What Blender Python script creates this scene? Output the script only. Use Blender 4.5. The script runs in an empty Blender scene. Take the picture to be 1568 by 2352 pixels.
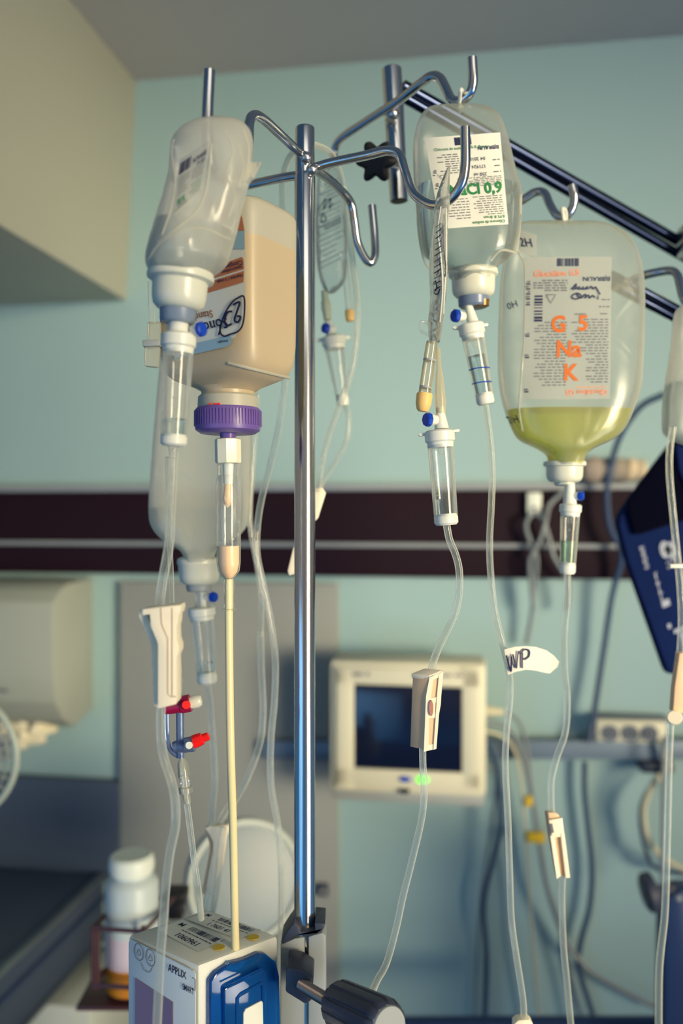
import bpy, bmesh, math, random
from mathutils import Vector, Matrix, noise
from mathutils.bvhtree import BVHTree
from math import sin, cos, pi, tan, radians, atan2, sqrt

scene = bpy.context.scene
COL = scene.collection
rnd = random.Random(7)

def S(r, g, b, a=1.0):
    def c(v):
        v /= 255.0
        return v / 12.92 if v <= 0.04045 else ((v + 0.055) / 1.055) ** 2.4
    return (c(r), c(g), c(b), a)

# ------------------------------------------------------------------ camera
F = 2000.0            # focal length in pixels of the 1568x2352 frame
CZ = 1.75             # eye height
cd = bpy.data.cameras.new('camera')
cam = bpy.data.objects.new('camera', cd); COL.objects.link(cam)
cam.location = (0, 0, CZ); cam.rotation_euler = (pi / 2, 0, 0)
cd.sensor_fit = 'VERTICAL'; cd.sensor_height = 36.0; cd.sensor_width = 24.0
cd.lens = 36.0 * F / 2352.0
cd.clip_start = 0.02
cd.dof.use_dof = True; cd.dof.focus_distance = 0.66; cd.dof.aperture_fstop = 3.3
scene.camera = cam
scene.view_settings.view_transform = 'Standard'
scene.view_settings.look = 'None'
scene.view_settings.gamma = 1.0
scene.view_settings.exposure = 0.05
scene.view_settings.use_curve_mapping = False
scene.cycles.transparent_max_bounces = 48
scene.cycles.max_bounces = 14; scene.cycles.transmission_bounces = 12; scene.cycles.diffuse_bounces = 4; scene.cycles.glossy_bounces = 5
scene.cycles.sample_clamp_indirect = 6.0

# ------------------------------------------------------------------ world and light
world = bpy.data.worlds.new('world'); scene.world = world
world.use_nodes = True
wn = world.node_tree.nodes; wl = world.node_tree.links
bg = wn['Background']
tc = wn.new('ShaderNodeTexCoord'); sp = wn.new('ShaderNodeSeparateXYZ')
rp = wn.new('ShaderNodeValToRGB'); mp = wn.new('ShaderNodeMapRange')
wl.new(tc.outputs['Generated'], sp.inputs[0]); wl.new(sp.outputs['Z'], mp.inputs['Value'])
mp.inputs['From Min'].default_value = -1.0; mp.inputs['From Max'].default_value = 1.0
wl.new(mp.outputs[0], rp.inputs[0]); wl.new(rp.outputs[0], bg.inputs[0])
rp.color_ramp.elements[0].position = 0.27; rp.color_ramp.elements[0].color = (0.04, 0.25, 0.60, 1)
e_ = rp.color_ramp.elements.new(0.42); e_.color = (0.06, 0.15, 0.27, 1)
e_ = rp.color_ramp.elements.new(0.49); e_.color = (0.17, 0.16, 0.155, 1)
rp.color_ramp.elements[3].position = 0.75; rp.color_ramp.elements[3].color = (0.36, 0.34, 0.30, 1)
bg.inputs['Strength'].default_value = 0.9

def area(name, loc, target, sx, sy, energy, color):
    l = bpy.data.lights.new(name, 'AREA'); l.shape = 'RECTANGLE'; l.size = sx; l.size_y = sy
    l.energy = energy; l.color = color
    o = bpy.data.objects.new(name, l); COL.objects.link(o)
    o.location = loc
    o.rotation_euler = (Vector(target) - Vector(loc)).to_track_quat('-Z', 'Y').to_euler()
    return o
wl_ = area('window_daylight', (2.85, -1.80, CZ + 0.30), (0.0, 1.97, CZ + 0.12), 1.7, 1.8, 19.5, (1.0, 0.83, 0.55)); wl_.data.spread = radians(32)
lw_ = area('lower_window_daylight', (2.85, -1.80, CZ - 1.25), (-0.3, 0.9, CZ - 0.4), 1.7, 1.0, 4, (1.0, 0.95, 0.82)); lw_.data.spread = radians(46)
dl_ = area('added_blue_fill', (-1.9, -1.5, CZ - 1.0), (0.9, 2.0, CZ - 1.0), 2.2, 2.0, 3.8, (0.20, 0.54, 1.0)); dl_.data.spread = radians(60)  # added unseen fill that turns the lower wall bluer
area('added_overhead_fill', (0.4, -0.6, CZ + 1.0), (0.2, 0.6, 0.4), 1.2, 0.6, 4, (1.0, 0.95, 0.8))  # added unseen fill from overhead, set to lift the ceiling's brightness

# ------------------------------------------------------------------ geometry helpers
def P(px, py, d):
    return Vector(((px - 784) / F * d, d, CZ - (py - 1176) / F * d))
def R(px, d): return px * d / F
TH = math.atan(8.1e-5 * F)
WN = Vector((sin(TH), cos(TH), 0)); WR = Vector((cos(TH), -sin(TH), 0)); WO = -WN
WD = 2.0
UP = Vector((0, 0, 1))
def RAY(px, py): return Vector(((px - 784) / F, 1.0, -(py - 1176) / F))
CAM = Vector((0, 0, CZ))
def W(px, py, off=0.0):                      # point on the back wall's plane (moved out by off)
    r = RAY(px, py); return CAM + r * ((WD - off) / r.dot(WN))
def onplane(px, py, p0, n):
    r = RAY(px, py); return CAM + r * ((p0 - CAM).dot(n) / r.dot(n))

def catmull(pts, n):
    pts = [Vector(p) for p in pts]; out = []
    if len(pts) == 2: return [pts[0].lerp(pts[1], i / n) for i in range(n + 1)]
    q = [pts[0] * 2 - pts[1]] + pts + [pts[-1] * 2 - pts[-2]]
    for i in range(1, len(q) - 2):
        a, b, c, d = q[i - 1], q[i], q[i + 1], q[i + 2]
        for k in range(n):
            t = k / n
            out.append(0.5 * (2 * b + (c - a) * t + (2 * a - 5 * b + 4 * c - d) * t * t + (3 * b - a - 3 * c + d) * t ** 3))
    out.append(pts[-1]); return out

class MB:
    def __init__(s): s.bm = bmesh.new()
    def add(s, verts, faces):
        vs = [s.bm.verts.new(v) for v in verts]
        for f in faces:
            try: s.bm.faces.new([vs[i] for i in f])
            except ValueError: pass
        return s
    def merge(s, b):
        m = {v: s.bm.verts.new(v.co) for v in b.verts}
        for f in b.faces:
            try: s.bm.faces.new([m[v] for v in f.verts])
            except ValueError: pass
        b.free(); return s
    def box(s, c, ax, ay, az, bevel=0.0, seg=2):
        """box centred c with half-extent vectors"""
        b = bmesh.new(); c = Vector(c); ax, ay, az = Vector(ax), Vector(ay), Vector(az)
        vs = [b.verts.new(c + ax * i + ay * j + az * k) for i in (-1, 1) for j in (-1, 1) for k in (-1, 1)]
        for f in ((0, 1, 3, 2), (4, 6, 7, 5), (0, 4, 5, 1), (2, 3, 7, 6), (0, 2, 6, 4), (1, 5, 7, 3)):
            b.faces.new([vs[i] for i in f])
        bmesh.ops.recalc_face_normals(b, faces=b.faces)
        if bevel > 0: bmesh.ops.bevel(b, geom=list(b.edges), offset=bevel, segments=seg, affect='EDGES', profile=0.5)
        return s.merge(b)
    def sweep(s, pts, r, seg=10, caps=True):
        """tube along a poly line; r number or list"""
        pts = [Vector(p) for p in pts]; n = len(pts)
        rs = r if isinstance(r, (list, tuple)) else [r] * n
        rings = []; prev = None
        for i, p in enumerate(pts):
            t = (pts[min(i + 1, n - 1)] - pts[max(i - 1, 0)]).normalized()
            if prev is None:
                a = Vector((1, 0, 0)) if abs(t.x) < 0.8 else Vector((0, 0, 1))
                u = (a - t * a.dot(t)).normalized()
            else: u = (prev - t * prev.dot(t)).normalized()
            prev = u; v = t.cross(u)
            rings.append([s.bm.verts.new(p + (u * cos(2 * pi * k / seg) + v * sin(2 * pi * k / seg)) * rs[i]) for k in range(seg)])
        for a, b in zip(rings, rings[1:]):
            for k in range(seg): s.bm.faces.new((a[k], a[(k + 1) % seg], b[(k + 1) % seg], b[k]))
        if caps: s.bm.faces.new(rings[0][::-1]); s.bm.faces.new(rings[-1])
        return s
    def lathe(s, p0, p1, prof, seg=32, flute=None, sq=1.0):
        """profile [(t along p0-p1, radius)]; flute(angle)->factor"""
        p0, p1 = Vector(p0), Vector(p1); t = (p1 - p0).normalized()
        a = Vector((0, 1, 0)) if abs(t.y) < 0.8 else Vector((1, 0, 0))
        u = (a - t * a.dot(t)).normalized(); v = t.cross(u); rings = []
        for q, r in prof:
            c = p0.lerp(p1, q)
            rings.append([s.bm.verts.new(c + (u * cos(2 * pi * k / seg) * sq + v * sin(2 * pi * k / seg)) * max(r, 1e-5) * (flute(k, seg) if flute else 1)) for k in range(seg)])
        for A, B in zip(rings, rings[1:]):
            for k in range(seg): s.bm.faces.new((A[k], A[(k + 1) % seg], B[(k + 1) % seg], B[k]))
        s.bm.faces.new(rings[0][::-1]); s.bm.faces.new(rings[-1]); return s
    def prism(s, pts, ext, bevel=0.0):
        b = bmesh.new(); pts = [Vector(p) for p in pts]; ext = Vector(ext); n = len(pts)
        A = [b.verts.new(p) for p in pts]; B = [b.verts.new(p + ext) for p in pts]
        b.faces.new(A[::-1]); b.faces.new(B)
        for k in range(n): b.faces.new((A[k], A[(k + 1) % n], B[(k + 1) % n], B[k]))
        bmesh.ops.recalc_face_normals(b, faces=b.faces)
        if bevel > 0: bmesh.ops.bevel(b, geom=list(b.edges), offset=bevel, segments=2, affect='EDGES', profile=0.5)
        return s.merge(b)
    def ball(s, c, r, seg=12):
        c = Vector(c)
        return s.lathe(c + Vector((0, 0, -r)), c + Vector((0, 0, r)), [((1 - cos(pi * i / 8)) / 2, r * sin(pi * i / 8)) for i in range(9)], seg)

def loc_of(o): return o['_w'] if '_w' in o else (0, 0, 0)
WORLD = {}
def build(name, mb, mat, parent=None, label=None, sharp=0.6, recalc=True):
    b = mb.bm
    if recalc: bmesh.ops.recalc_face_normals(b, faces=b.faces)
    for f in b.faces: f.smooth = True
    for e in b.edges:
        if len(e.link_faces) == 2 and e.calc_face_angle(0) > sharp: e.smooth = False
    xs = [v.co for v in b.verts]
    c = Vector(((min(v.x for v in xs) + max(v.x for v in xs)) / 2, (min(v.y for v in xs) + max(v.y for v in xs)) / 2, min(v.z for v in xs)))
    for v in b.verts: v.co -= c
    me = bpy.data.meshes.new(name); b.to_mesh(me); b.free()
    me.materials.append(mat)
    o = bpy.data.objects.new(name, me); COL.objects.link(o)
    if parent is None: o.location = c
    else: o.parent = parent; o.location = c - WORLD[parent]
    WORLD[o] = c
    if label: o['label'] = label
    return o
def thing(name, label, cat, base, group=None):
    o = bpy.data.objects.new(name, None); COL.objects.link(o); o.location = base; WORLD[o] = Vector(base)
    o.empty_display_size = 0.05
    o['label'] = label; o['category'] = cat
    if group: o['group'] = group
    return o
def solo(name, mb, mat, label, cat, group=None, **k):
    o = build(name, mb, mat, **k); o['label'] = label; o['category'] = cat
    if group: o['group'] = group
    return o
def struct(name, mb, mat, parent=None):
    o = build(name, mb, mat, parent)
    if parent is None: o['kind'] = 'structure'
    return o

# ------------------------------------------------------------------ materials
def mat_p(name, col, rough=0.5, metal=0.0, emis=None, estr=0.0, noise_amt=0.06, scale=18, spec=0.5, bump=0.0, aniso=0, sss=0):
    m = bpy.data.materials.new(name); m.use_nodes = True
    N, L = m.node_tree.nodes, m.node_tree.links
    p = N['Principled BSDF']
    t = N.new('ShaderNodeTexCoord'); n = N.new('ShaderNodeTexNoise'); n.inputs['Scale'].default_value = scale; n.inputs['Detail'].default_value = 4
    L.new(t.outputs['Object'], n.inputs['Vector'])
    mr = N.new('ShaderNodeMapRange'); mr.inputs['To Min'].default_value = 1 - noise_amt; mr.inputs['To Max'].default_value = 1 + noise_amt
    L.new(n.outputs['Fac'], mr.inputs['Value'])
    mx = N.new('ShaderNodeVectorMath'); mx.operation = 'SCALE'; mx.inputs[0].default_value = col[:3]
    L.new(mr.outputs[0], mx.inputs['Scale']); L.new(mx.outputs[0], p.inputs['Base Color'])
    p.inputs['Roughness'].default_value = rough; p.inputs['Metallic'].default_value = metal
    p.inputs['Specular IOR Level'].default_value = spec
    if sss: p.inputs['Subsurface Weight'].default_value = sss; p.inputs['Subsurface Radius'].default_value = (0.01, 0.006, 0.004)
    if emis: p.inputs['Emission Color'].default_value = emis; p.inputs['Emission Strength'].default_value = estr
    if bump:
        bp = N.new('ShaderNodeBump'); bp.inputs['Strength'].default_value = bump; bp.inputs['Distance'].default_value = 0.002
        L.new(n.outputs['Fac'], bp.inputs['Height']); L.new(bp.outputs[0], p.inputs['Normal'])
    return m

def mat_film(name, col, body=0.35, edge=0.85, rough=0.25, gloss=0.5, tint=(1, 1, 1, 1), power=2.0, transl=0.5, wrinkle=0.0, wscale=30, gcol=(1, 1, 1, 1)):
    """thin clear or milky plastic: see-through where looked at squarely, denser at grazing angles"""
    m = bpy.data.materials.new(name); m.use_nodes = True
    N, L = m.node_tree.nodes, m.node_tree.links
    N.remove(N['Principled BSDF']); out = N['Material Output']
    tr = N.new('ShaderNodeBsdfTransparent'); tr.inputs[0].default_value = tint
    df = N.new('ShaderNodeBsdfDiffuse'); df.inputs[0].default_value = col
    tl = N.new('ShaderNodeBsdfTranslucent'); tl.inputs[0].default_value = col
    gl = N.new('ShaderNodeBsdfGlossy'); gl.inputs['Roughness'].default_value = rough; gl.inputs[0].default_value = gcol
    m1 = N.new('ShaderNodeMixShader'); m1.inputs[0].default_value = transl
    L.new(df.outputs[0], m1.inputs[1]); L.new(tl.outputs[0], m1.inputs[2])
    lw = N.new('ShaderNodeLayerWeight'); lw.inputs['Blend'].default_value = 0.5
    pw = N.new('ShaderNodeMath'); pw.operation = 'POWER'; pw.inputs[1].default_value = power
    L.new(lw.outputs['Facing'], pw.inputs[0])
    mr = N.new('ShaderNodeMapRange'); mr.inputs['To Min'].default_value = body; mr.inputs['To Max'].default_value = edge
    L.new(pw.outputs[0], mr.inputs['Value'])
    m2 = N.new('ShaderNodeMixShader'); L.new(mr.outputs[0], m2.inputs[0])
    L.new(tr.outputs[0], m2.inputs[1]); L.new(m1.outputs[0], m2.inputs[2])
    fr = N.new('ShaderNodeFresnel'); fr.inputs['IOR'].default_value = 1.45
    gm = N.new('ShaderNodeMath'); gm.operation = 'MULTIPLY'; gm.inputs[1].default_value = gloss; L.new(fr.outputs[0], gm.inputs[0])
    m3 = N.new('ShaderNodeMixShader'); L.new(gm.outputs[0], m3.inputs[0]); L.new(m2.outputs[0], m3.inputs[1]); L.new(gl.outputs[0], m3.inputs[2])
    L.new(m3.outputs[0], out.inputs['Surface'])
    if wrinkle:
        t = N.new('ShaderNodeTexCoord'); n = N.new('ShaderNodeTexNoise'); n.inputs['Scale'].default_value = wscale; n.inputs['Distortion'].default_value = 1.2
        L.new(t.outputs['Object'], n.inputs['Vector'])
        bp = N.new('ShaderNodeBump'); bp.inputs['Strength'].default_value = wrinkle; bp.inputs['Distance'].default_value = 0.004
        L.new(n.outputs['Fac'], bp.inputs['Height'])
        for x in (df, tl, gl, fr, lw): L.new(bp.outputs[0], x.inputs['Normal'])
    return m

def mat_glass(name, col, ior=1.2, rough=0.0):
    m = bpy.data.materials.new(name); m.use_nodes = True
    N, L = m.node_tree.nodes, m.node_tree.links
    N.remove(N['Principled BSDF'])
    g = N.new('ShaderNodeBsdfGlass'); g.inputs[0].default_value = col; g.inputs['IOR'].default_value = ior; g.inputs['Roughness'].default_value = rough
    L.new(g.outputs[0], N['Material Output'].inputs['Surface']); return m

M = {}
M['wall'] = mat_p('teal_wall_paint', S(144, 174, 178), 0.62, noise_amt=0.02, scale=3)
M['ceiling'] = mat_p('ceiling_paint', S(200, 190, 184), 0.8, noise_amt=0.02, scale=3)
M['floor'] = mat_p('blue_linoleum', S(60, 105, 150), 0.4, noise_amt=0.05)
M['cream'] = mat_p('cream_laminate', S(166, 166, 150), 0.6, noise_amt=0.015, scale=4)
M['maroon'] = mat_p('dark_maroon_rail', S(30, 15, 26), 0.6, noise_amt=0.08, scale=6, spec=0.15)
M['lip'] = mat_p('pale_grey_metal', S(150, 156, 160), 0.4, 0.3)
M['rail'] = mat_p('blue_grey_rail', S(104, 122, 142), 0.45, 0.2)
M['panel'] = mat_p('pale_grey_panel', S(138, 143, 142), 0.65, noise_amt=0.02, scale=4)
M['dispenser'] = mat_p('warm_grey_dispenser', S(150, 157, 148), 0.5, noise_amt=0.02)
M['paper'] = mat_p('crumpled_paper', S(222, 216, 190), 0.9, bump=0.6, scale=40)
M['slate'] = mat_p('slate_counter', S(62, 76, 98), 0.5, noise_amt=0.1, scale=5)
M['navymetal'] = mat_p('dark_blue_metal', S(40, 62, 104), 0.35, 0.4, noise_amt=0.15)
M['steel'] = mat_p('brushed_edge_steel', S(150, 160, 165), 0.3, 0.8)
M['whitepaint'] = mat_p('white_enamel', S(215, 222, 212), 0.4, noise_amt=0.02)
M['brown'] = mat_p('brown_wire', S(66, 36, 40), 0.4)
M['bezel'] = mat_p('monitor_bezel', S(206, 204, 182), 0.5, noise_amt=0.02)
M['screen'] = mat_p('monitor_screen', S(12, 20, 46), 0.12, noise_amt=0.1, spec=0.6)
M['dgrey'] = mat_p('dark_grey_plastic', S(52, 58, 76), 0.45)
M['mgrey'] = mat_p('mid_grey_plastic', S(96, 104, 116), 0.5)
M['lgrey'] = mat_p('light_grey_plastic', S(150, 156, 156), 0.45)
M['black'] = mat_p('black_plastic', S(8, 8, 14), 0.5)
M['blueknob'] = mat_p('blue_cap_plastic', S(8, 62, 176), 0.35)
M['green_led'] = mat_p('green_led', S(110, 240, 80), 0.4, emis=S(110, 250, 70), estr=1.2)
M['navy'] = mat_p('navy_fabric', S(14, 30, 74), 0.9, spec=0.08, noise_amt=0.15, scale=60, bump=0.2)
M['navydark'] = mat_p('dark_navy_fabric', S(3, 4, 20), 0.95, spec=0.05, noise_amt=0.15, scale=60, bump=0.2)
M['greyprint'] = mat_p('pale_grey_print', S(150, 158, 176), 0.8)
M['cable_blue'] = mat_p('slate_blue_cable', S(40, 64, 98), 0.45)
M['cable_grey'] = mat_p('grey_cable', S(112, 122, 128), 0.45)
M['cable_cream'] = mat_p('cream_cable', S(184, 182, 158), 0.45)
M['yellow'] = mat_p('yellow_sticker', S(214, 178, 20), 0.5)
M['amber'] = mat_p('amber_band', S(190, 120, 20), 0.45)
M['chrome'] = mat_p('polished_steel', (0.64, 0.63, 0.63), 0.17, 1.0, noise_amt=0.03, scale=9)
M['chrome_dark_reflection'] = mat_p('steel_dark_reflection', S(46, 54, 76), 0.16, 1.0, noise_amt=0.04)  # dark reflections in the chrome tubes, put into the metal's colour
M['chrome_soft'] = mat_p('satin_steel', (0.60, 0.58, 0.57), 0.27, 1.0, noise_amt=0.04, scale=9)
M['white'] = mat_p('white_plastic', S(226, 226, 212), 0.32, sss=0.15, noise_amt=0.02)
M['milky'] = mat_p('milky_white_plastic', S(214, 214, 196), 0.28, sss=0.3, noise_amt=0.02)
M['clampcream'] = mat_p('cream_clamp_plastic', S(246, 232, 202), 0.45, noise_amt=0.02)
M['peach'] = mat_p('cream_plastic_peach_shading', S(226, 190, 150), 0.5, noise_amt=0.03)  # peach shading inside the cream clamps, painted as a colour
M['purple'] = mat_p('purple_cap_plastic', S(110, 86, 156), 0.35, noise_amt=0.03)
M['formula'] = mat_p('cream_formula', S(250, 212, 168), 0.3, noise_amt=0.01, sss=0.3)
M['hdpe'] = mat_p('off_white_bottle', S(178, 174, 156), 0.42, noise_amt=0.02, sss=0.2)
M['hdpe_full'] = mat_p('bottle_wall_over_cream_formula', S(188, 170, 138), 0.36, noise_amt=0.015, sss=0.25)
M['labelwhite'] = mat_p('white_label_paper', S(222, 222, 208), 0.6, noise_amt=0.02)
M['labelbrown'] = mat_p('tan_label_print', S(190, 118, 78), 0.6, noise_amt=0.03)
M['labelblue'] = mat_p('pale_blue_label_print', S(150, 182, 196), 0.6, noise_amt=0.03)
M['ink_navy'] = mat_p('navy_ink', S(24, 28, 72), 0.6)
M['ink_grey'] = mat_p('grey_ink', S(104, 106, 112), 0.7)
M['ink_green'] = mat_p('green_ink', S(10, 124, 62), 0.6)
M['ink_orange'] = mat_p('orange_ink', S(204, 100, 16), 0.6)
M['ink_coral'] = mat_p('coral_ink', S(232, 136, 92), 0.6)
M['ink_brown'] = mat_p('brown_ink', S(150, 96, 60), 0.6)
M['red'] = mat_p('red_plastic', S(240, 26, 22), 0.35)
M['darkred'] = mat_p('crimson_plastic', S(150, 8, 60), 0.35)
M['pumpwhite'] = mat_p('pump_shell', S(214, 214, 200), 0.45, noise_amt=0.015)
M['pumpshaded'] = mat_p('pump_shell_shaded_side', S(196, 206, 208), 0.45, noise_amt=0.015)
M['lilac'] = mat_p('lilac_window', S(136, 118, 146), 0.25)
M['bluedoor'] = mat_film('blue_translucent_door', S(30, 110, 190), 0.55, 0.8, 0.06, 1.0, tint=S(110, 180, 235), transl=0.4)
M['capyellow'] = mat_p('peach_rubber_cap', S(242, 196, 120), 0.5, sss=0.2)
M['film'] = mat_film('milky_bag_film', S(214, 218, 202), 0.30, 0.72, 0.22, 0.7, transl=0.55, wrinkle=0.35, wscale=22)
M['film_thick'] = mat_film('dense_milky_film', S(242, 240, 224), 0.62, 0.9, 0.22, 0.7, transl=0.5, wrinkle=0.55, wscale=24)
M['film_clear'] = mat_film('clear_bag_film', S(205, 214, 200), 0.16, 0.62, 0.12, 0.9, transl=0.5, wrinkle=0.6, wscale=40)
M['labelfilm'] = mat_film('printed_clear_label', S(200, 200, 192), 0.62, 0.75, 0.35, 0.3, transl=0.3)
M['clear'] = mat_film('clear_rigid_plastic', S(232, 236, 220), 0.06, 0.85, 0.05, 0.45, transl=0.5, power=2.6)
M['tube'] = mat_film('clear_tubing', S(255, 255, 232), 0.05, 1.0, 0.08, 0.5, transl=0.4, power=1.6)
M['tube_formula'] = mat_p('tubing_full_of_formula', S(238, 222, 168), 0.25, sss=0.2, noise_amt=0.01)
M['water'] = mat_glass('saline', (0.93, 0.97, 0.97, 1), 1.12)
M['droplet'] = mat_glass('water_droplet', (1, 1, 1, 1), 1.33)
M['water_deep'] = mat_film('saline_in_bag', S(150, 186, 190), 0.12, 0.5, 0.03, 1.0, tint=(0.90, 0.95, 0.95, 1), transl=0.6)
M['greenliq'] = mat_film('yellow_green_solution', S(255, 248, 50), 0.30, 0.62, 0.05, 0.8, tint=S(236, 238, 128), transl=0.65)

# ------------------------------------------------------------------ printing helpers
_tcache = {}
def glyphs(txt, bold=0.014):
    """flat outline mesh of a string, cap height about 0.7, as (verts, faces, width)"""
    key = (txt, bold)
    if key in _tcache: return _tcache[key]
    cu = bpy.data.curves.new('t', 'FONT'); cu.body = txt; cu.size = 1.0; cu.resolution_u = 3; cu.offset = bold
    o = bpy.data.objects.new('t', cu); COL.objects.link(o)
    dg = bpy.context.evaluated_depsgraph_get(); dg.update()
    me = bpy.data.meshes.new_from_object(o.evaluated_get(dg))
    vs = [v.co.copy() for v in me.vertices]; fs = [tuple(p.vertices) for p in me.polygons]
    bpy.data.objects.remove(o); bpy.data.curves.remove(cu); bpy.data.meshes.remove(me)
    w = max((v.x for v in vs), default=0)
    _tcache[key] = (vs, fs, w); return _tcache[key]

class Sheet:
    """a printed area given by its four corners in the photo and the surface it lies on"""
    def __init__(s, tl, tr, br, bl, surf):
        s.q = [Vector(p) for p in (tl, tr, br, bl)]; s.surf = surf
        s.w = ((s.q[1] - s.q[0]).length + (s.q[2] - s.q[3]).length) / 2
        s.h = ((s.q[3] - s.q[0]).length + (s.q[2] - s.q[1]).length) / 2
        s.asp = s.h / s.w
        s.ink = {}
    def at(s, u, v, eps):
        a = s.q[0].lerp(s.q[1], u); b = s.q[3].lerp(s.q[2], u); p = a.lerp(b, v)
        return s.surf(p.x, p.y, eps)
    def mb(s, key):
        return s.ink.setdefault(key, MB())
    def patch(s, key, u0, v0, u1, v1, eps=0.0006, n=10):
        vs, fs = [], []
        nu = max(1, int(n * (u1 - u0)) + 1); nv = max(1, int(n * (v1 - v0)) + 1)
        for j in range(nv + 1):
            for i in range(nu + 1): vs.append(s.at(u0 + (u1 - u0) * i / nu, v0 + (v1 - v0) * j / nv, eps))
        for j in range(nv):
            for i in range(nu):
                k = j * (nu + 1) + i; fs.append((k, k + nu + 1, k + nu + 2, k + 1))
        s.mb(key).add(vs, fs)
    def text(s, key, txt, u, v, h, rot=0, align='l', sx=1.0, eps=0.0011, slope=0.0):
        """u,v = baseline start (fraction), h = cap height as fraction of sheet height; rot 0, 90, 180, 270"""
        vs, fs, w = glyphs(txt, 0.03 if (0.08 < h < 0.2 and key in ('ink_orange', 'ink_green')) else 0.012); k = h / 0.7
        off = {'l': 0, 'c': -w / 2, 'r': -w}[align]
        c, sn = cos(radians(rot)), sin(radians(rot)); out = []
        for p in vs:
            x = (p.x + off) * k * sx; y = p.y * k + x * slope
            X = x * c - y * sn; Y = x * sn + y * c
            out.append(s.at(u + X * s.asp, v - Y, eps))
        s.mb(key).add(out, fs)
    def lines(s, key, u0, u1, v0, v1, n, h=0.008, seed=1, ragged='l', eps=0.0009):
        r = random.Random(seed)
        for i in range(n):
            v = v0 + (v1 - v0) * i / max(1, n - 1)
            a, b = u0, u1
            cut = r.random() * 0.45 * (u1 - u0) if r.random() < 0.6 else 0
            if ragged == 'l': a += cut
            else: b -= cut
            x = a
            while x < b - 0.01:
                wd = min(r.uniform(0.03, 0.10), b - x)
                s.patch(key, x, v - h / 2, x + wd * 0.85, v + h / 2, eps, 4); x += wd + 0.008
    def bars(s, key, u0, v0, u1, v1, n, seed=3, horiz=False, eps=0.001):
        r = random.Random(seed)
        for i in range(n):
            a = i / n; w = r.uniform(0.25, 0.9) / n
            if horiz: s.patch(key, u0, v0 + (v1 - v0) * a, u1, v0 + (v1 - v0) * (a + w), eps, 3)
            else: s.patch(key, u0 + (u1 - u0) * a, v0, u0 + (u1 - u0) * (a + w), v1, eps, 3)
    def stroke(s, key, pts, wpx, eps=0.0013, n=6):
        """a pen stroke through uv points"""
        pp = catmull([(p[0], p[1], 0) for p in pts], n)
        vs, fs = [], []
        for i, p in enumerate(pp):
            t = pp[min(i + 1, len(pp) - 1)] - pp[max(i - 1, 0)]
            t = Vector((t.x * s.w, t.y * s.h)); t = t.normalized() if t.length > 1e-9 else Vector((1, 0))
            nn = Vector((-t.y, t.x)) * wpx / 2
            for sg in (-1, 1): vs.append(s.at(p.x + sg * nn.x / s.w, p.y + sg * nn.y / s.h, eps))
        for i in range(len(pp) - 1): fs.append((2 * i, 2 * i + 1, 2 * i + 3, 2 * i + 2))
        s.mb(key).add(vs, fs)
    def finish(s, parent, base=None, base_mat=None, names=None):
        """base patch becomes the label part; each ink its own sub-part"""
        names = names or {}
        root = parent
        if base: root = build('label', s.ink.pop(base), base_mat or M[base], parent, recalc=False)
        for k, mb in s.ink.items():
            nm = names.get(k, {'ink_grey': 'fine_print'}.get(k, 'printed_text'))
            build(nm, mb, M[k], root, recalc=False)
        return root
# ================================================================== the room
def wbox(mb, x0, y0, x1, y1, ob, of, bevel=0.0):
    """box in the wall's frame whose front face (of metres out from the wall) fills the pixel rectangle"""
    c0 = W(x0, (y0 + y1) / 2, of); c1 = W(x1, (y0 + y1) / 2, of)
    xm = (x0 + x1) / 2
    t = W(xm, y0, of).z; b = W(xm, y1, of).z
    c = (c0 + c1) / 2; c.z = (t + b) / 2; c += WN * ((of - ob) / 2)
    return mb.box(c, WR * ((c1 - c0).dot(WR) / 2), WN * ((of - ob) / 2), UP * ((t - b) / 2), bevel)

CEIL = W(784, 147).z
mb = MB(); c = W(784, 1176); c.z = CEIL / 2
mb.box(c + WN * 0.05, WR * 3.2, WN * 0.05, UP * (CEIL / 2)); struct('wall_back', mb, M['wall'])
mb = MB(); mb.box(Vector((c.x, c.y, CEIL + 0.05)) - WN * 1.6, WR * 3.2, WN * 1.7, UP * 0.05); struct('ceiling', mb, M['ceiling'])
mb = MB(); mb.box(Vector((c.x, c.y, -0.05)) - WN * 1.6, WR * 3.2, WN * 1.7, UP * 0.05); struct('floor', mb, M['floor'])

# soffit box hanging in the upper left corner
A1 = W(312, 189, 0.0); A1.z = CEIL; A2 = W(291, 690, 0.0)
L1 = 1.25
mb = MB()
q = [A1, A2, A2 + WO * L1, A1 + WO * L1]
mb.prism(q, -WR * 1.1 , 0.002)
o = struct('trim_1', mb, M['cream'])

# chair-height medical rail
rail_z = lambda py: W(784, py).z
def strip(mb, y0, y1, o0, o1, bev=0.0, xa=-3.0, xb=3.0):
    zt, zb = W(784, y0, o1).z, W(784, y1, o1).z
    c = W(784, 1176, (o0 + o1) / 2); c.z = (zt + zb) / 2
    mb.box(c, WR * (xb - xa) / 2, WN * ((o1 - o0) / 2), UP * ((zt - zb) / 2), bev)
mb = MB(); strip(mb, 1126, 1324, 0.0, 0.03, 0.003); struct('trim_2', mb, M['maroon'])
mb = MB(); strip(mb, 1111, 1127, 0.0, 0.034, 0.002); struct('trim_3', mb, M['lip'])
mb = MB(); strip(mb, 1246, 1257, 0.03, 0.042, 0.003); struct('trim_4', mb, M['lip'])

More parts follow.
